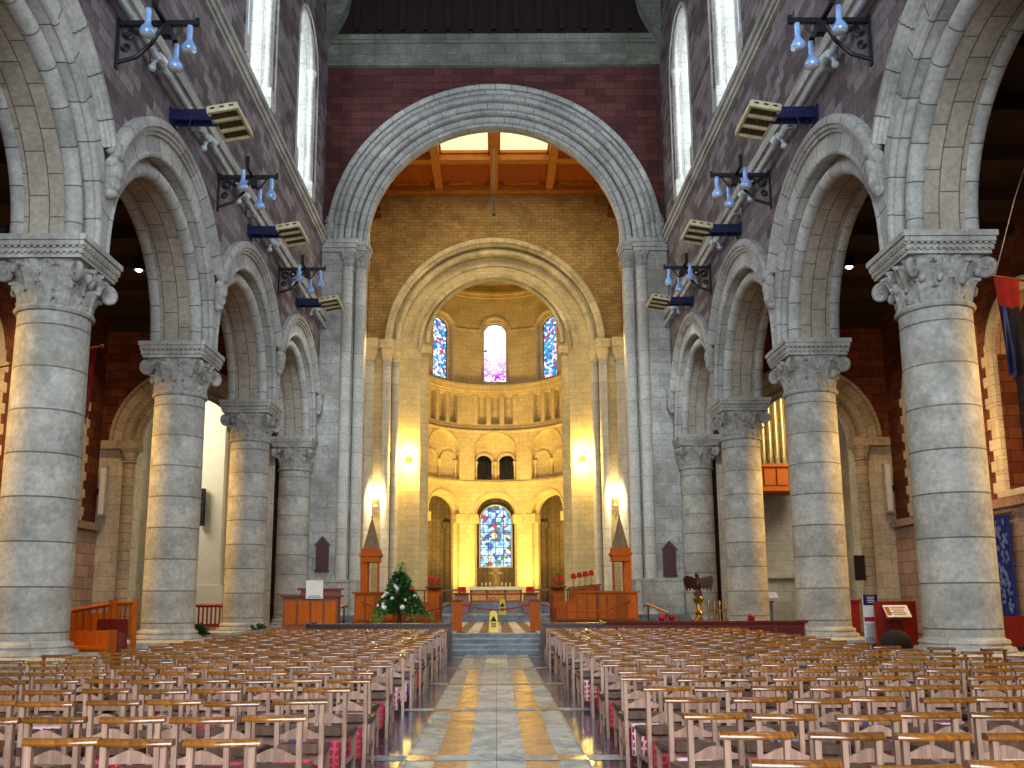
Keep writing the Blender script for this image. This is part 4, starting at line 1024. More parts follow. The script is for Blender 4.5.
m = MB(); m.box((13.2, 22.6, .42), (2.2, .45, .06)); m.build('seat', M['dark'], t); m = MB(); m.box((13.2, 22.85, .75), (2.2, .06, .8)); m.build('back', M['mahog'], t)
for q in (-1.08, 1.08): m = MB(); m.box((13.2+q, 22.65, .5), (.07, .5, 1.0)); m.build('end', M['dark'], t)
t = thing('flower_posy', (11.25, 20.4, .1), 'small pink flowers in a pale bowl at the nearest column, eagle lectern side', 'flowers')
m = MB(); m.lathe([(.1, .1), (.22, .25), (.26, .45), (.22, .46), (.18, .3)], (11.55, 20.0, 0), 16); m.build('bowl', M['white'], t, 40)
m = MB(); random.seed(5)
for q in range(9): m.tube([(11.55, 20, .4), (11.55+random.uniform(-.2, .2), 20+random.uniform(-.15, .15), .62)], .012, 5)
m.build('stems', M['leaf'], t)
for q in range(6): m = MB(); m.sphere((11.55+.17*cos(q*1.05), 20+.14*sin(q*1.05), .62+.03*(q % 2)), .09, 8, 6, fn=lambda p: 1+.25*mnoise.noise(p*5)); m.build('flower', M['pinkpetal'], t)
t = thing('reading_desk', (14.6, 47.3, 0), 'slender pale reading desk in the transept between second and third columns, eagle lectern side', 'lectern')
m = MB(); m.lathe([(.4, 0), (.4, .12), (.14, .25), (.14, 1.4), (.22, 1.5)], (12.9, 44, 0), 16); m.build('pedestal', M['paper'], t, 40); m = MB(); m.box((12.9, 43.9, 1.75), (.7, .5, .06), rot=Rx(radians(35))); m.build('book_rest', M['white'], t)

# organ case on the transept wall
t = thing('pipe_organ', (18.6, 61, 8.4), 'gilded organ pipes over an orange wooden gallery case behind the second column, eagle lectern side', 'organ')
m = MB(); m.b2(16.8, 21, 60.2, 62.7, 8.7, 10.3); m.b2(16.6, 21.2, 60, 62.7, 10.2, 10.4); m.b2(16.7, 21.1, 60.1, 62.7, 8.6, 8.8)
for q in range(5): m.b2(16.9+.84*q, 17.6+.84*q, 60.12, 60.25, 9.0, 10.1)
m.build('case', M['oak'], t)
m = MB(); m.b2(16.9, 21, 61.6, 62.6, 10.4, 16); m.build('back_panel', M['gold'], t)
for q in range(9):
    x = 17.1+.44*q; h = 5.2+.5*abs(q-4)*.4; m = MB(); m.lathe([(.05, 0), (.17, .5), (.17, h), (.14, h)], (x, 61.0, 10.4), 14); m.box((x, 60.84, 11.0), (.14, .05, .2)); m.build('organ_pipe', M['gold'], t, 40)

# ------------------------------------------------------------------ chancel furniture
# desk with a notice
t = thing('panelled_desk', (-6.75, 34, .6), 'long brown panelled desk with a white notice hung on its front', 'desk')
m = MB(); m.b2(-7.75, -5.75, 33.9, 34.5, .6, 1.75); m.b2(-7.2, -5.75, 34.3, 34.5, 1.7, 2.0); m.build('carcass', M['brownoak'], t)
m = MB(); m.b2(-7.85, -5.65, 33.8, 34.55, 1.72, 1.8); m.b2(-7.3, -5.65, 34.2, 34.55, 1.98, 2.05); m.build('top', M['mahog'], t)
for q in range(4): m = MB(); m.b2(-7.65+.48*q, -7.25+.48*q, 33.86, 33.92, .75, 1.6); m.build('panel', M['oak'], t)
m = MB(); m.box((-6.58, 33.76, 2.0), (.62, .02, .66)); m.box((-6.58, 33.745, 1.72), (.5, .01, .03), 1); m.box((-6.58, 33.745, 1.77), (.4, .01, .03), 1)
tag(m.build('white_notice_board', [M['white'], M['paper']], origin=(-6.6, 33.76, 1.65)), 'square white notice hung on the front of the brown desk', 'notice')
# choir stall fronts
def stall(sg):
    t = thing('choir_stall', (sg*4.1, 39.5, .6), 'orange panelled oak choir stall front, %s' % SIDE[sg], 'choir stall')
    m = MB(); a, b = (2.55, 6.0)
    out = [(sg*6.0, 39.5, .6), (sg*6.0, 39.5, 1.9), (sg*3.5, 39.5, 1.9), (sg*3.35, 39.5, 1.72), (sg*3.1, 39.5, 1.55), (sg*2.55, 39.5, 1.5), (sg*2.55, 39.5, .6)]
    m.prism(out, (0, .12, 0)); m.build('front_board', M['oak'], t)
    for q in range(8):
        x = 2.62+.42*q; h = 1.42 if x < 3.3 else 1.78
        m = MB(); m.b2(sg*x, sg*(x+.36), 39.43, 39.52, .8, h); m.build('panel', M['oak'], t)
    m = MB(); m.b2(sg*3.45, sg*6.1, 39.4, 39.75, 1.88, 1.96); m.build('top_rail', M['oak'], t)
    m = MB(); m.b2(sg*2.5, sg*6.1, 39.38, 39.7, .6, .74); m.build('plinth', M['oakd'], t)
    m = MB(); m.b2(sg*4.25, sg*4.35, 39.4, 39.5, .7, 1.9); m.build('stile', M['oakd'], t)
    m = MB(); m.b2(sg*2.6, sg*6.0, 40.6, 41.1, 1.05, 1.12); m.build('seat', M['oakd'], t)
    # bench end towards the middle
    e = thing('choir_stall_end', (sg*2.55, 41.5, .6), 'tall carved oak bench end nearest the chancel steps, %s' % SIDE[sg], 'bench end')
    m = MB(); m.prism([(sg*2.5, 41.0, .6), (sg*2.5, 43.0, .6), (sg*2.5, 43.0, 2.05), (sg*2.5, 42.4, 2.2), (sg*2.5, 41.4, 2.12), (sg*2.5, 41.0, 1.9)], (sg*.5, 0, 0)); m.build('end_panel', M['oak'], e)
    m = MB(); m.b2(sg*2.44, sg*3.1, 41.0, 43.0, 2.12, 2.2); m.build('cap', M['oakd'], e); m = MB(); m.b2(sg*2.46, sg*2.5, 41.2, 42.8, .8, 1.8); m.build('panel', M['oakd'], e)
stall(-1); stall(1)
def choir_lamp(x, y, zb, zt, lab, grp='red shaded choir lamps'):
    t = thing('choir_lamp', (x, y, zb), lab, 'lamp', grp)
    m = MB(); m.lathe([(.09, 0), (.09, .03), (.03, .05)], (x, y, zb), 12); m.build('base', M['brass'], t)
    m = MB(); m.tube([(x, y, zb+.03), (x, y, zt-.02)], .016, 8); m.build('stem', M['brass'], t)
    m = MB(); m.lathe([(.125, -.12), (.13, -.1), (.095, .12), (.08, .13)], (x, y, zt), 16); m.build('shade', M['shade'], t, 40)
for i in range(4): choir_lamp(3.55+.27*i, 42.6, 2.12+.05*i, 2.66+.05*i, 'red shaded brass lamp, %s of four on the stall row, eagle lectern side' % ordn(i))
t = thing('upper_stall_row', (4.0, 42.9, .6), 'sloping topped oak stall carrying four red lamps, eagle lectern side', 'choir stall')
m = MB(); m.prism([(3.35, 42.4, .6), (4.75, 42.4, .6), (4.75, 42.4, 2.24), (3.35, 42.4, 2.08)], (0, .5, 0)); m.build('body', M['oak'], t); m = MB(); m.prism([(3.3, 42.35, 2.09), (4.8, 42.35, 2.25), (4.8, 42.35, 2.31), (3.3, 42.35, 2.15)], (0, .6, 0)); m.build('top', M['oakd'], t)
for sg in (-1, 1):
    for i in range(2): choir_lamp(sg*(2.68+.28*i), 41.9, 2.2, 2.5+.03*i, 'red shaded lamp on the tall bench end, %s one, %s' % (['inner', 'outer'][i], SIDE[sg]))
    for i in range(2): choir_lamp(sg*(1.58+.2*i), 46, 1.95, 2.12, 'small red shaded lamp on the prayer desk before the altar, %s one, %s' % (['inner', 'outer'][i], SIDE[sg]))
    t = thing('prayer_desk', (sg*1.7, 46, .9), 'small oak prayer desk before the altar, %s' % SIDE[sg], 'prayer desk')
    m = MB(); m.b2(sg*1.35, sg*2.05, 45.8, 46.2, 1.0, 1.9); m.build('body', M['brownoak'], t); m = MB(); m.b2(sg*1.3, sg*2.1, 45.7, 46.3, 1.88, 1.95); m.build('top', M['mahog'], t); m = MB(); m.b2(sg*1.3, sg*2.1, 45.7, 46.3, .9, 1.0); m.build('plinth', M['mahog'], t)
    # wooden posts for the rope barrier
    t = thing('rope_barrier_post', (sg*1.27, 30.6, .6), 'square oak rope post at the top of the steps, %s' % SIDE[sg], 'barrier post')
    m = MB(); m.box((sg*1.27, 30.6, 1.08), (.32, .3, .96)); m.build('body', M['oak'], t); m = MB(); m.box((sg*1.27, 30.6, 1.58), (.38, .36, .06)); m.build('cap', M['oakd'], t); m = MB(); m.sphere((sg*1.09, 30.6, 1.45), .04); m.build('hook', M['brass'], t)
    # canopied throne
    t = thing('canopied_seat', (sg*5.65, 42, .9), 'tall wooden canopied seat with pointed stone-coloured spire, %s' % SIDE[sg], 'canopied seat')
    cx_ = sg*5.65
    m = MB(); m.b2(cx_-.42, cx_+.42, 42.3, 42.4, .6, 1.9); m.build('back', M['oakd'], t)
    m = MB(); m.b2(cx_+sg*.12, cx_+sg*.42, 41.6, 42.4, .6, 3.4); m.build('side_panel', M['oak'], t)
    m = MB(); m.b2(cx_-sg*.42, cx_-sg*.33, 41.6, 41.7, .6, 3.4); m.build('post', M['oak'], t)
    m = MB(); m.b2(cx_-.48, cx_+.48, 41.45, 42.5, 3.56, 3.7); m.b2(cx_-.4, cx_+.4, 41.5, 42.5, 3.3, 3.58); m.b2(cx_-.4, cx_+.4, 41.5, 42.5, 3.7, 3.9); m.build('canopy', M['oak'], t)
    m = MB(); m.lathe([(.42, 3.9), (.36, 4.0), (.18, 4.7), (.03, 5.3), (.05, 5.34), (.03, 5.4), (.0, 5.5)], (cx_, 42, 0), 8); m.build('spire', M['spire'], t)
    m = MB(); m.b2(cx_-.4, cx_+.4, 41.7, 42.3, 1.1, 1.2); m.build('seat', M['redvelvet'], t)
    # handrail by the pier
    t = thing('sloping_handrail', (sg*6.0, 36, .6), 'sloping wooden handrail beside the crossing pier, %s' % SIDE[sg], 'handrail')
    m = MB(); m.tube([(sg*6.55, 35.6, 1.08), (sg*5.9, 36.6, 1.42), (sg*5.85, 36.7, 1.36)], .045, 8); m.build('rail', M['brownoak'], t)
    for q, h in ((6.5, 1.08), (5.95, 1.38)): m = MB(); m.tube([(sg*q, 35.65+(6.55-q)*1.5, .6), (sg*q, 35.65+(6.55-q)*1.5, h)], .03, 8); m.build('post', M['iron'], t)
    m = MB()
for (y, za, zs_, lab) in ((30.6, 1.45, 1.28, 'sagging red rope strung between the two oak posts'),):
    m = MB(); m.tube([(-1.07+2.14*i/20, y, za-(za-zs_)*(1-((i-10)/10)**2)) for i in range(21)], .022, 8); tag(m.build('barrier_rope', M['rope'], None, 50, origin=(0, y, zs_)), lab, 'rope')
for sg in (-1, 1):
    m = MB(); m.tube([(sg*(1.47+4.2*i/20), 30.6+8.7*i/20, 1.45+(.1*i/20)-.35*(1-((i-10)/10)**2)) for i in range(21)], .022, 8); tag(m.build('barrier_rope', M['rope'], None, 50, origin=(sg*1.5, 30.6, 1.1)), 'sagging red rope from the oak post out past the stall front, %s' % SIDE[sg], 'rope')
m = MB(); m.tube([(-2.1+4.2*i/20, 45.4, 1.92-.04*(1-((i-10)/10)**2)) for i in range(21)], .03, 8); tag(m.build('barrier_rope', M['rope'], None, 50, origin=(0, 45.4, 1.88)), 'straight red rope in front of the altar between the prayer desks', 'rope')
# altar
t = thing('altar', (0, 56, 1.44), 'carved wooden altar under a white cloth in the lit chancel', 'altar')
m = MB(); m.b2(-1.55, 1.55, 55.7, 56.6, 1.44, 2.28); m.b2(-1.62, 1.62, 55.62, 56.65, 1.44, 1.52); m.build('body', M['brownoak'], t)
for x, w in ((-1.0, .42), (1.0, .42)): m = MB(); m.b2(x-w, x+w, 55.62, 55.72, 1.58, 2.22); m.build('panel', M['gilt'], t)
m = MB(); m.b2(-.5, .5, 55.64, 55.72, 1.58, 2.22)
for q in range(3):
    for j in range(2): m.lathe([(.1, 0), (.12, .03), (.04, .04)], (0, 0, 0), 12)
m = MB(); m.b2(-.5, .5, 55.64, 55.72, 1.58, 2.22)
for q in range(3):
    for j in range(2): m.sphere((-.32+.32*q, 55.62, 1.76+.28*j), .11, 10, 8, sc=(1, .4, 1))
m.build('carved_panel', M['gilt'], t, 40)
for x in (-1.5, -.55, .55, 1.5): m = MB(); m.lathe([(.07, 0), (.05, .1), (.05, .6), (.07, .7)], (x, 55.62, 1.52), 10); m.build('colonnette', M['mahog'], t)
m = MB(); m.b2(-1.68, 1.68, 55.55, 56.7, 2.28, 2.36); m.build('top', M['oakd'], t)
m = MB(); m.b2(-1.7, 1.7, 55.53, 56.72, 2.36, 2.39); m.b2(-1.7, 1.7, 55.52, 55.55, 2.2, 2.39); tag(m.build('altar_cloth', M['cloth'], origin=(0, 56, 2.2)), 'white linen cloth laid over the wooden altar', 'altar cloth')
t = thing('altar_cross', (0, 56.2, 2.39), 'brass cross standing on the altar cloth', 'cross')
m = MB(); m.lathe([(.28, 0), (.28, .05), (.16, .1), (.07, .2)], (0, 56.2, 2.39), 12); m.build('foot', M['brass'], t, 40); m = MB(); m.b2(-.05, .05, 56.15, 56.25, 2.55, 3.6); m.b2(-.4, .4, 56.15, 56.25, 3.15, 3.27); m.build('cross', M['brass'], t)
for i in range(6):
    x = (-.85, -.6, -.36, .36, .6, .85)[i]
    t = thing('altar_candle', (x, 56.2, 2.39), 'small pale candle in brass holder, %s along the altar top' % ordn(i), 'candle', 'candles on the altar')
    m = MB(); m.lathe([(.07, 0), (.07, .02), (.03, .05), (.04, .08)], (x, 56.2, 2.39), 10); m.build('holder', M['brass'], t); m = MB(); m.lathe([(.028, .08), (.028, .24), (.008, .26)], (x, 56.2, 2.39), 8); m.build('candle', M['cloth'], t)
for sg in (-1, 1):
    t = thing('altar_rail', (sg*3.0, 52, 1.44), 'low wooden communion rail beside the altar, %s' % SIDE[sg], 'communion rail')
    m = MB(); m.b2(sg*1.9, sg*4.6, 52, 52.2, 2.1, 2.2); m.build('rail', M['brownoak'], t)
    for q in range(6): m = MB(); m.lathe([(.06, 0), (.04, .2), (.06, .35), (.04, .5), (.05, .68)], (sg*(2.0+.5*q), 52.1, 1.44), 10); m.build('baluster', M['brownoak'], t)
# wet floor signs
def wet(x, y, z, lab, s=1.):
    t = thing('wet_floor_sign', (x, y, z), lab, 'warning sign', 'yellow wet floor signs')
    for e in (-1, 1):
        m = MB(); yb = e*.17*s; m.prism([(x-.155*s, y+yb, z), (x+.155*s, y+yb, z), (x+.11*s, y+e*.02*s, z+.62*s), (x-.11*s, y+e*.02*s, z+.62*s)], (0, e*.015, 0)); p = m.build('leaf', M['yellow'], t)
        if e < 0:
            R = Rx(-math.atan2(.15, .62)); O = Vector((x, y-.105*s-.012, z+.33*s)); m = MB()
            tri = [O+R @ Vector(q) for q in ((-.1*s, 0, .0), (.1*s, 0, .0), (0, 0, .18*s))]; m.prism(tri, (0, -.006, 0))
            for q in range(3): m.box(O+R @ Vector((0, -.004, -.06*s-.05*s*q)), (.16*s-.03*(q % 2), .008, .022*s), rot=R)
            m.build('warning_print', M['slot'], p, origin=ploc(p))
    m = MB(); m.box((x, y, z+.64*s), (.13*s, .06*s, .04*s)); m.build('handle', M['yellow'], t)
wet(-.08, 29.3, .605, 'yellow wet floor sign standing at the top edge of the steps')
wet(.3, 44.6, .905, 'yellow wet floor sign standing farther up, in front of the altar', 1.15)
# eagle lectern
t = thing('eagle_lectern', (7.15, 33, .6), 'dark bronze eagle lectern with spread wings on a brass stand', 'lectern')
m = MB(); m.lathe([(.42, 0), (.42, .06), (.3, .1), (.26, .2), (.12, .28), (.1, .45), (.17, .52), (.1, .6), (.09, .82), (.16, .9), (.2, 1.0), (.12, 1.08), (.1, 1.16)], (7.15, 33, .6), 20); m.build('column', M['brass'], t, 40)
for q in range(3): a = q*2.09+.5; m = MB(); m.sphere((7.15+.36*cos(a), 33+.36*sin(a), .66), .1, 10, 8); m.tube([(7.15+.36*cos(a), 33+.36*sin(a), .7), (7.15+.12*cos(a), 33+.12*sin(a), .95)], .03, 6); m.build('foot', M['brass'], t)
m = MB(); m.sphere((7.15, 33, 1.82), .16, 14, 10); m.build('orb', M['brass'], t, 60)
m = MB(); m.sphere((7.15, 32.98, 2.12), .2, 16, 12, sc=(.75, .8, 1.35)); m.sphere((7.15, 33.1, 2.44), .09, 12, 8, sc=(.9, 1.2, 1)); m.tube([(7.15, 33.18, 2.44), (7.15, 33.28, 2.42), (7.15, 33.3, 2.37)], [.045, .03, .008], 8)
m.prism([(7.07, 32.84, 1.95), (7.23, 32.84, 1.95), (7.27, 32.8, 1.68), (7.03, 32.8, 1.68)], (0, .04, 0)); m.build('eagle_body', M['bronze'], t, 60)
for e in (-1, 1):
    m = MB()
    out = [(.06, 2.3), (.22, 2.38), (.46, 2.42), (.54, 2.3), (.5, 2.1), (.42, 1.84), (.36, 2.0), (.3, 1.86), (.25, 2.0), (.18, 1.92), (.1, 2.0)]
    m.prism([(7.15+e*a, 32.86-.12*a, z) for a, z in out], (0, .05, 0))
    for q in range(5): m.tube([(7.15+e*(.14+.08*q), 32.83-.12*(.14+.08*q), 2.3+.02*q), (7.15+e*(.16+.07*q), 32.83-.12*(.16+.07*q), 1.98)], .016, 5)
    m.build('wing', M['bronze'], t)
t = thing('brass_candle_stand', (7.75, 33.4, .6), 'ornate low brass stand with scrolled uprights next to the eagle lectern', 'candle stand')
for q in range(4):
    x = 7.6+.2*q; m = MB(); m.lathe([(.06, 0), (.03, .1), (.05, .25), (.025, .4), (.05, .55), (.025, .7), (.06, .85), (.02, .95)], (x, 33.4, .6), 10); m.build('upright', M['brass'], t, 40)
for z in (.75, 1.2): m = MB(); m.tube([(7.55, 33.4, z), (8.25, 33.4, z)], .03, 8); m.build('cross_bar', M['brass'], t)
# small red poinsettias on the floor by the lectern
random.seed(11)
for i, (x, y) in enumerate(((5.75, 32.5), (6.15, 32.7), (8.6, 31.5))):
    t = thing('red_plant', (x, y, .6), ['low red leaved plant at the foot of the crossing pier', 'second low red leaved plant, nearer the eagle lectern', 'low red leaved plant beside the end of the red pew front'][i], 'plant')
    m = MB(); zb = .6
    m.lathe([(.12, 0), (.16, .22), (.14, .22)], (x, y, zb), 12); m.build('pot', M['brownoak'], t)
    m = MB()
    for q in range(40):
        a = random.random()*6.28; e = random.uniform(.1, 1.2); p = Vector((x, y, zb+.25)); d = Vector((cos(a)*cos(e), sin(a)*cos(e), sin(e))); w = Vector((-sin(a), cos(a), 0))*.05; L = random.uniform(.15, .32)
        m.poly([p, p+d*L*.5+w, p+d*L, p+d*L*.5-w])
    m.build('leaves', M['shade'], t)

# flower arrangement on a pedestal
t = thing('flower_arrangement', (-3.4, 33, .6), 'large conical arrangement of green foliage and white flowers before the stalls', 'flower arrangement')
m = MB(); m.lathe([(.24, 0), (.24, .05), (.08, .12), (.06, .5), (.1, .55), (.2, .7), (.22, .74)], (-3.4, 33, .6), 16); m.build('pedestal', M['bronze'], t, 40)
def leafy(n, seed, mt, nm, len_=(.14, .3), rs=1.):
    random.seed(seed); m = MB()
    for q in range(n):
        h = random.random()**1.5; a = random.random()*6.283; rad = (1-h)**.8*.8*rs*random.uniform(.25, 1.)
        p = Vector((-3.4+rad*cos(a), 33+rad*sin(a), 1.25+h*1.25-.18*rad))
        e = random.uniform(-.5, .9); d = Vector((cos(a)*cos(e), sin(a)*cos(e), sin(e))); L = random.uniform(*len_)
        w = d.cross(Vector((random.uniform(-1, 1), random.uniform(-1, 1), random.uniform(-.4, 1)))).normalized()*L*.22
        k = d.cross(w).normalized()*L*.06
        m.poly([p, p+d*L*.45+w, p+d*L, p+d*L*.45+k]); m.poly([p, p+d*L*.45+k, p+d*L, p+d*L*.45-w])
    m.build(nm, mt, t)
leafy(1500, 1, M['leaf'], 'dark_foliage'); leafy(260, 2, M['leaf2'], 'light_foliage', (.18, .36), 1.05)
m = MB(); random.seed(4)
for q in range(26):
    a = random.uniform(2.4, 7.0); L = random.uniform(.8, 1.15); p0 = Vector((-3.4, 33, 1.35)); p1 = p0+Vector((cos(a)*L*.7, sin(a)*L*.5, .08)); p2 = p0+Vector((cos(a)*L*1.05, sin(a)*L*.7, -.42*random.random()-.1))
    m.tube([p0, p1, p2], [.012, .01, .006], 4)
    for j in range(9):
        f = j/8; p = p1.lerp(p2, f); w = Vector((random.uniform(-.1, .1), random.uniform(-.1, .1), -.08)); m.poly([p, p+w*.6+Vector((.03, 0, 0)), p+w*1.4, p+w*.6-Vector((.03, 0, 0))])
for q in range(9):
    p0 = Vector((-3.4+random.uniform(-.12, .12), 33+random.uniform(-.1, .1), 2.2)); p2 = p0+Vector((random.uniform(-.3, .3), random.uniform(-.2, .2), random.uniform(.4, .75))); m.tube([p0, p2], [.01, .004], 4)
    for j in range(8):
        p = p0.lerp(p2, .3+.7*j/8); w = Vector((random.uniform(-.08, .08), random.uniform(-.08, .08), .05)); m.poly([p, p+w*.6+Vector((.02, 0, 0)), p+w*1.4, p+w*.6-Vector((.02, 0, 0))])
m.build('trailing_sprays', M['leaf2'], t)
random.seed(9)
for q in range(24):
    h = random.random()**1.4; a = random.uniform(3.3, 6.1); rad = (1-h)**.8*.78+.05; p = (-3.4+rad*cos(a), 33+rad*sin(a)*.95, 1.3+h*1.1)
    m = MB(); m.sphere(p, random.uniform(.055, .085), 10, 7, fn=lambda v: 1+.3*mnoise.noise(v*6)); m.build('flower', M['petal'], t)
for q in range(2): m = MB(); m.sphere((-2.95-.1*q, 32.6, 2.0-.5*q), .07, 8, 6); m.build('flower', M['shade'], t)

# little shrubs at the column feet
for i, (x, y) in enumerate(((-8.9, 35.2), (-11.2, 35.2))):
    t = thing('potted_shrub', (x, y, 0), ['small dark green shrub on the nave side of the third column', 'small dark green shrub on the aisle side of the third column'][i], 'plant')
    m = MB(); m.lathe([(.18, 0), (.24, .35), (.2, .35)], (x, y, 0), 14); m.build('pot', M['brownoak'], t)
    m = MB(); random.seed(20+i)
    for q in range(160):
        a = random.random()*6.28; e = random.uniform(.0, 1.5); d = Vector((cos(a)*cos(e), sin(a)*cos(e), sin(e))); p = Vector((x, y, .35))+d*random.uniform(.05, .3); L = random.uniform(.12, .25); w = d.cross(Vector((random.uniform(-1, 1), random.uniform(-1, 1), .3))).normalized()*L*.25
        m.poly([p, p+d*L*.5+w, p+d*L, p+d*L*.5-w])
    m.build('foliage', M['leaf'], t)

# front benches and the red upholstered front rail
for sg in (-1, 1):
    t = thing('front_bench', (sg*3.0, 26.4, 0), 'dark wooden front bench facing the chancel steps, %s' % SIDE[sg], 'bench')
    x0, x1 = (1.3, 5.2) if sg < 0 else (1.3, 3.0)
    m = MB(); m.b2(sg*x0, sg*x1, 26.75, 26.82, .28, .9); m.build('front_panel', M['dark'], t)
    m = MB(); m.b2(sg*(x0-.03), sg*x1, 26.55, 26.9, .9, .95); m.build('book_ledge', M['rail2'], t)
    m = MB(); m.b2(sg*x0, sg*x1, 25.95, 26.35, .42, .47); m.build('seat', M['dark'], t)
    m = MB(); m.b2(sg*x0, sg*x1, 25.86, 25.92, .5, .92); m.b2(sg*x0, sg*x1, 25.8, 25.96, .9, .95); m.build('backrest', M['dark'], t)
    for x in (x0, x1):
        m = MB(); m.prism([(sg*x-.04, 25.8, 0), (sg*x-.04, 26.9, 0), (sg*x-.04, 26.9, 1.0), (sg*x-.04, 26.5, .98), (sg*x-.04, 26.3, .6), (sg*x-.04, 26.0, .98), (sg*x-.04, 25.8, .96)], (.08, 0, 0)); m.build('bench_end', M['dark'], t)
t = thing('upholstered_pew', (6.2, 27, 0), 'long red upholstered pew front behind the chairs, eagle lectern side', 'pew front')
m = MB(); m.b2(3.05, 8.9, 27.0, 27.1, 0, .9); m.build('board', M['mahog'], t); m = MB(); m.b2(3.0, 8.95, 26.85, 27.15, .9, .97); m.build('top_rail', M['redvelvet'], t)
for q in range(7): m = MB(); m.b2(3.2+.82*q, 3.9+.82*q, 26.96, 27.02, .2, .8); m.build('panel', M['redvelvet'], t)
# stall shelf left of the bench
# pendulum cord and side cables in the crossing
for (x, y, z0, z1, r, lab) in ((-.02, 57, 26.6, 31.9, .06, 'dark cord hanging from the middle of the crossing ceiling'), (-9.1, 63.4, 20.2, 31, .05, 'thin vertical cable on the ochre wall, flower arrangement side'), (9.1, 63.4, 20.2, 31, .05, 'thin vertical cable on the ochre wall, eagle lectern side')):
    m = MB(); m.tube([(x, y, z0), (x, y, z1)], r, 6); m.sphere((x, y, z0), r*2, 8, 6); tag(m.build('hanging_cable', M['slot'] if abs(x) < 1 else M['rail'], origin=(x, y, z0)), lab, 'cord')
# wall washers on the chancel piers
for sg in (-1, 1):
    for j, (x, y, z) in enumerate(((6.2, 64.6, 11.5), (8.35, 63.5, 8.4))):
        t = thing('wall_uplighter', (sg*x, y, z), '%s on the chancel pier, %s' % (['warm wall light between pale shafts and apse', 'warm lower wall light between the pale shafts'][j], SIDE[sg]), 'wall light')
        m = MB(); m.box((sg*x, y+.12, z), (.3, .16, .5)); m.box((sg*x, y+.3, z), (.1, .4, .1)); m.build('housing', M['brass'], t)
        for e in (-1, 1): m = MB(); m.sphere((sg*x, y+.1, z+e*.3), .13, 10, 6, sc=(1, .7, .5)); m.build('bulb', M['bulbw'], t)
# ------------------------------------------------------------------ chapel chairs
def chair_parts():
    P = {}
    m = MB()   # curved polished top rail
    n = 12; rings = []
    for i in range(n+1):
        x = -.208+.416*i/n; k = 1-(x/.208)**2; y = -.225-.024*k
        pr = [(-.03, .802), (-.034, .81), (-.033, .818), (-.028, .827), (-.018, .835), (-.006, .84), (.01, .842), (.024, .84), (.032, .83), (.032, .806), (.02, .800)]
        rings.append([(x, y+a, z) for a, z in pr])
    m.rings(rings, None, 0, cap0=True, cap1=True); P['top_rail'] = (m, 'rail')
    m = MB(); rings = []
    for i in range(17):
        x = -.165+.33*i/16; h = .035+.05*max(0, cos(x/.165*pi/2*1.15))**1.5
        rings.append([(x, -.235, .545), (x, -.213, .545), (x, -.213, .545+h), (x, -.235, .545+h)])
    m.rings(rings, None, 0, cap0=True, cap1=True); P['back_rail'] = (m, 'chair')
    m = MB(); m.prism([(-.175, -.2, .43), (.175, -.2, .43), (.2, .18, .43), (.155, .21, .43), (-.155, .21, .43), (-.2, .18, .43)], (0, 0, .035)); P['seat'] = (m, 'seat')
    for i, x in enumerate((-.168, .168)):
        m = MB(); m.rings([[(x+a*.018, -.235+dy+b*.02, z) for a, b in ((-1, -1), (1, -1), (1, 1), (-1, 1))] for z, dy in ((0, -.045), (.43, 0), (.81, -.005))], None, 0, cap0=True, cap1=True); P['leg_back%d' % i] = (m, 'chair')
        m = MB(); m.rings([[(x*k+a*s, .17+b*s, z) for a, b in ((-1, -1), (1, -1), (1, 1), (-1, 1))] for z, s, k in ((0, .013, 1.02), (.25, .019, 1), (.43, .019, 1))], None, 0, cap0=True, cap1=True); P['leg_front%d' % i] = (m, 'chair')
        m = MB(); m.b2(x-.012, x+.012, -.23, .17, .2, .23); P['side_stretcher%d' % i] = (m, 'chair')
    m = MB(); m.b2(-.165, .165, .155, .185, .37, .42); P['front_rail'] = (m, 'chair')
    m = MB(); m.b2(-.165, .165, -.245, -.22, .36, .425); P['seat_rail'] = (m, 'chair')
    m = MB(); m.b2(-.15, .15, -.33, -.245, .455, .47); m.b2(-.15, .15, -.335, -.322, .455, .52); P['book_shelf'] = (m, 'seat')
    return P
CP = chair_parts()
def chair_thing():
    t = bpy.data.objects.new('chapel_chair', None); col.objects.link(t)
    for k, (m, mt) in CP.items():
        nm = 'leg' if k.startswith('leg') else k.rstrip('01')
        m.build(nm, M[mt], t, 50 if nm == 'top_rail' else None, origin=(0, 0, 0)).location = (0, 0, 0)
    return t
proto = chair_thing()
whole = MB()
for k, (m, mt) in CP.items():
    mi = {'chair': 0, 'rail': 1, 'seat': 2}[mt]
    b = len(whole.mi); whole.join(m); whole.mi[b:] = [mi]*(len(whole.mi)-b)
random.seed(42)
rows = [4.28+.975*k for k in range(22)]
used = False; lowproto = None
far = MB(); far_n = 0; kneel = []
GRP = 'chapel chairs set out in rows across the nave'
RN = ['nearest'] + [ordn(i) for i in range(1, 20)]
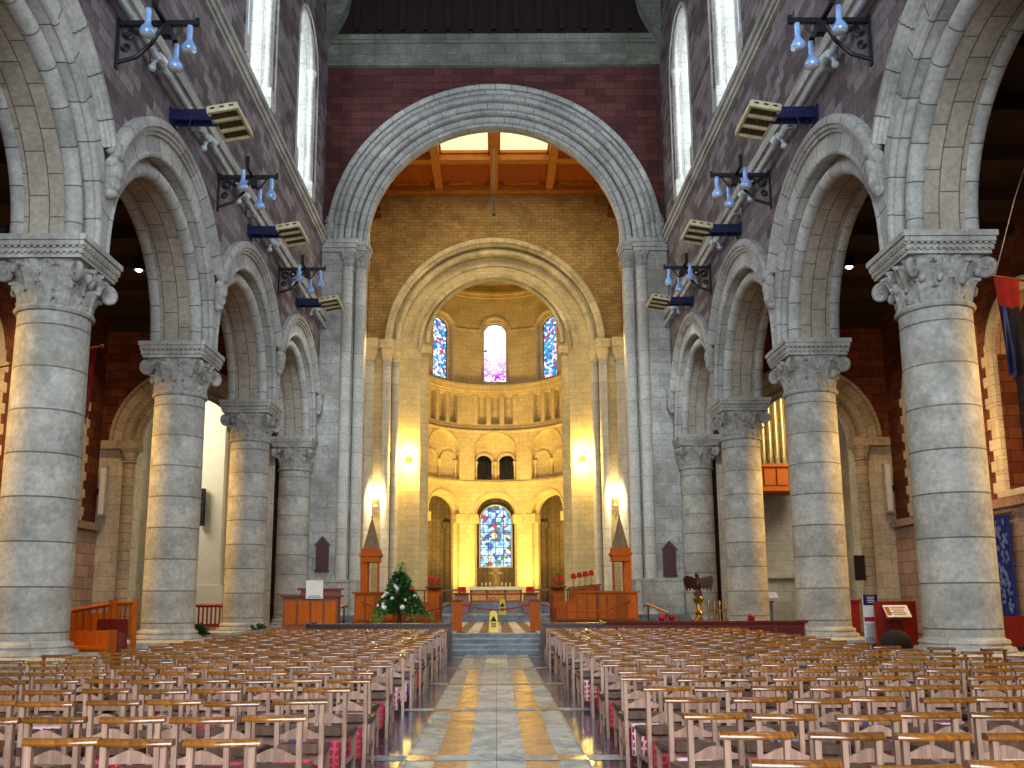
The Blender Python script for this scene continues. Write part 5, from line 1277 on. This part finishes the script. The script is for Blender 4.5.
for k, y in enumerate(rows):
    for sg in (-1, 1):
        n = min(10 if sg < 0 else 11, int((.54*y+.75)/.47))
        for i in range(n):
            x = sg*(1.22+.2+.475*i+(k*.618 % 1)*.1)+random.uniform(-.025, .025); yy = y+.235+random.uniform(-.09, .09)+(.12 if sg > 0 and k < 2 else 0); rz = random.uniform(-.09, .09)
            if k < 16:
                if k < 9:
                    o = proto if not used else copy_tree(proto); used = True
                else:
                    if lowproto is None: lowproto = whole.build('chapel_chair', [M['chair'], M['rail'], M['seat']], None, 40); o = lowproto
                    else: o = lowproto.copy(); col.objects.link(o)
                o.location = (x, yy, 0); o.rotation_euler = (0, 0, rz)
                tag(o, 'wooden chapel chair, %s from the central aisle, %s row, %s' % (ordn(i), RN[k] if k == 0 else RN[k]+' nearest', SIDE[sg]), 'chair', GRP)
            else:
                far.join(whole, Matrix.Translation((x, yy, 0)) @ Matrix.Rotation(rz, 4, 'Z')); far_n += 1
            if k < 13 and (i == 0 or random.random() < .42): kneel.append((x, yy, k, i, sg, rz))
tag(far.build('chapel_chair_rows', [M['chair'], M['rail'], M['seat']], None, 40), 'distant rows of wooden chapel chairs filling the nave up to the front benches', 'chairs', None, 'stuff')
# odd dark chairs standing loose beside the nearest columns
first = None
def dark_chair(x, y, rz, lab):
    global first
    if first is None:
        first = bpy.data.objects.new('aisle_chair', None); col.objects.link(first)
        for k, (m, mt) in CP.items():
            m.build('leg' if k.startswith('leg') else k.rstrip('01'), M['rail2'], first, origin=(0, 0, 0)).location = (0, 0, 0)
        o = first
    else: o = copy_tree(first)
    o.location = (x, y, 0); o.rotation_euler = (0, 0, rz); tag(o, lab, 'chair', 'dark chairs by the columns')
for i, (x, y) in enumerate(((6.85, 12.4), (6.8, 13.5), (6.85, 14.7), (7.45, 13.1), (7.4, 14.3))): dark_chair(x, y, .1*i-.2, 'darker wooden chair standing loose by the nearest column, %s one, eagle lectern side' % ordn(i))
for i, (x, y) in enumerate(((-6.35, 12.4), (-6.3, 13.7), (-6.95, 13.0))): dark_chair(x, y, .12-.1*i, 'darker wooden chair standing loose by the nearest column, %s one, flower arrangement side' % ordn(i))
# kneelers hung behind the chairs
km = MB(); n = 8
rings = []
for a, s in ((-.045, .82), (-.04, .95), (-.02, 1), (.02, 1), (.04, .95), (.045, .82)):
    rings.append([(.135*s*(1 if abs(c) > .5 else 1)*c, a, .265+.15*s*d) for c, d in ((-1, -.92), (-.93, -1), (.93, -1), (1, -.92), (1, .92), (.93, 1), (-.93, 1), (-1, .92))])
km.rings(rings, None, 0, cap0=True, cap1=True)
kp = {}
KN = [('kn_red', 'red'), ('kn_rw', 'red and white'), ('kn_red', 'red'), ('kn_bl', 'blue lattice patterned'), ('kn_rw', 'red and white'), ('kn_nv', 'navy')]
random.seed(77)
for (x, y, k, i, sg, rz) in kneel:
    mt, nm = KN[random.choice((0, 0, 1, 1, 2, 3, 4, 5))]
    if mt not in kp:
        o = km.build('kneeler', M[mt]); kp[mt] = o
    else: o = kp[mt].copy(); col.objects.link(o)
    o.location = (x, y-.335, .0); o.rotation_euler = (0, 0, rz)
    tag(o, '%s kneeler behind the %s chair from the aisle, %s row, %s' % (nm, ordn(i), RN[k], SIDE[sg]), 'kneeler', 'kneelers hung on the chair backs')
proto_loc = None

# ------------------------------------------------------------------ light
def area(name, loc, target, sx, sy, power, c, spread=180):
    l = bpy.data.lights.new(name, 'AREA'); l.shape = 'RECTANGLE'; l.size = sx; l.size_y = sy; l.energy = power; l.color = c; l.spread = radians(spread)
    o = bpy.data.objects.new(name, l); col.objects.link(o); o.location = loc
    d = Vector(target)-Vector(loc); o.rotation_euler = d.to_track_quat('-Z', 'Y').to_euler(); return o
def spot(name, loc, target, power, c, ang=70, blend=.6, r=.15):
    l = bpy.data.lights.new(name, 'SPOT'); l.energy = power; l.color = c; l.spot_size = radians(ang); l.spot_blend = blend; l.shadow_soft_size = r
    o = bpy.data.objects.new(name, l); col.objects.link(o); o.location = loc
    d = Vector(target)-Vector(loc); o.rotation_euler = d.to_track_quat('-Z', 'Y').to_euler(); return o
def point(name, loc, power, c, r=.2):
    l = bpy.data.lights.new(name, 'POINT'); l.energy = power; l.color = c; l.shadow_soft_size = r
    o = bpy.data.objects.new(name, l); col.objects.link(o); o.location = loc; return o
COOL = (.78, .89, 1); WARM = (1, .6, .22); GOLD = (1, .68, .17); NEUT = (1, .95, .88)
# west window daylight behind the viewer
area('west_window', (0, -9, 13.5), (0, 30, 9), 12, 20, 9600, COOL)
# daylight through the clerestory
for sg in (-1, 1):
    for c in BAY: area('clerestory_daylight', (sg*9.98, c, 25.3), (0, c, 25.3), 3.3, 7.8, 430, (.7, .84, 1))
# nave spotlights on the brackets wash the opposite wall and floor
for sg in (-1, 1):
    for y in (20.1, 28.25, 36.75): spot('bracket_lamp', (sg*7.3, y, 14.3), (-sg*9, y+3, 11), 900, (.85, .92, 1), 120, 1.)
# aisles: warm lamps
for sg in (-1, 1):
    spot('bracket_lamp_forward', (sg*7.2, 37.2, 14.2), (sg*7.9, 46, 9), 1500, (.75, .88, 1), 80, 1.)
    spot('aisle_wall_uplight', (sg*16.2, 32.5, 5), (sg*19.6, 36.5, 10), 1500, (1, .52, .14), 100, 1.)
    spot('aisle_wall_uplight', (sg*16.2, 22.5, 5), (sg*19.6, 26.5, 10), 1000, (1, .52, .14), 100, 1.)
    for y in (14, 22, 30, 38): spot('aisle_lamp', (sg*15.5, y, 14.5), (sg*(18.5), y+1, 5), 2200, WARM, 130, 1.)
    for y in (18.6, 27, 35.4): spot('aisle_column_lamp', (sg*16.5, y, 9), (sg*10.2, y+1.3, 4), 4500, (1, .6, .18), 75, 1.)
    area('transept_window', (sg*23.8, 55, 12), (0, 55, 4), 8, 9, 3500, (1, .9, .7))
# crossing and chancel
area('lantern_daylight', (0, 53.4, 31.2), (0, 54, 0), 7.5, 9.5, 1700, (1, .8, .45))
for sg in (-1, 1):
    point('pier_washer', (sg*6.2, 64.35, 12.0), 600, GOLD, .12); point('pier_washer_low', (sg*6.2, 64.35, 10.9), 450, GOLD, .12)
    point('pier_washer_outer', (sg*8.35, 63.2, 8.8), 420, (1, .78, .45), .12)
    spot('chancel_flood', (sg*5.2, 75.5, 2.4), (sg*-1.0, 84, 12), 5800, GOLD, 120, 1., .3)
    spot('chancel_flood_high', (sg*5.2, 74, 3), (sg*-1.5, 83, 24), 5000, (1, .7, .24), 70, 1., .3)
    spot('apse_uplight', (sg*2.9, 81.3, 1.8), (sg*2.6, 84, 9), 1600, GOLD, 110, 1., .2)
    spot('crossing_flood', (sg*8.2, 49.0, 17.5), (-sg*1, 64, 24), 350, (1, .8, .46), 110, 1., .3)
    spot('stall_fill', (sg*6.5, 47.6, 16), (sg*3.5, 40, 1), 2200, (1, .68, .3), 70, 1., .3)  # added warm fill without a fitting, to redden the stalls
spot('altar_fill_low', (0, 47.8, 15), (0, 56, 2), 3500, (1, .7, .3), 40, 1., .3)  # added fill, no lamp there, lifts the weak light on the altar front
spot('altar_fill', (0, 48.2, 25), (0, 56, 1.5), 9000, (1, .72, .32), 45, 1., .3)  # added unseen downlight to brighten the altar

w = bpy.data.worlds.new('sky'); scene.world = w; w.use_nodes = True
bg = w.node_tree.nodes['Background']; bg.inputs['Color'].default_value = (.55, .68, .9, 1); bg.inputs['Strength'].default_value = .25

# ------------------------------------------------------------------ camera
cd = bpy.data.cameras.new('camera'); cam = bpy.data.objects.new('camera', cd); col.objects.link(cam); scene.camera = cam
cd.sensor_width = 36; cd.lens = 919.11/1024*36; cd.shift_x = .01626; cd.shift_y = .05726; cd.clip_end = 400
cam.matrix_world = Matrix.Translation((0, 0, 1.58)) @ Matrix.Rotation(pi/2+.17004, 4, 'X') @ Matrix.Rotation(-.0043, 4, 'Z')
vs = scene.view_settings; vs.view_transform = 'Standard'; vs.look = 'None'; vs.gamma = 1; vs.exposure = 0.; vs.use_curve_mapping = False
scene.cycles.max_bounces = 8; scene.cycles.diffuse_bounces = 5; scene.cycles.glossy_bounces = 4; scene.cycles.sample_clamp_indirect = 6
scene.cycles.use_denoising = True
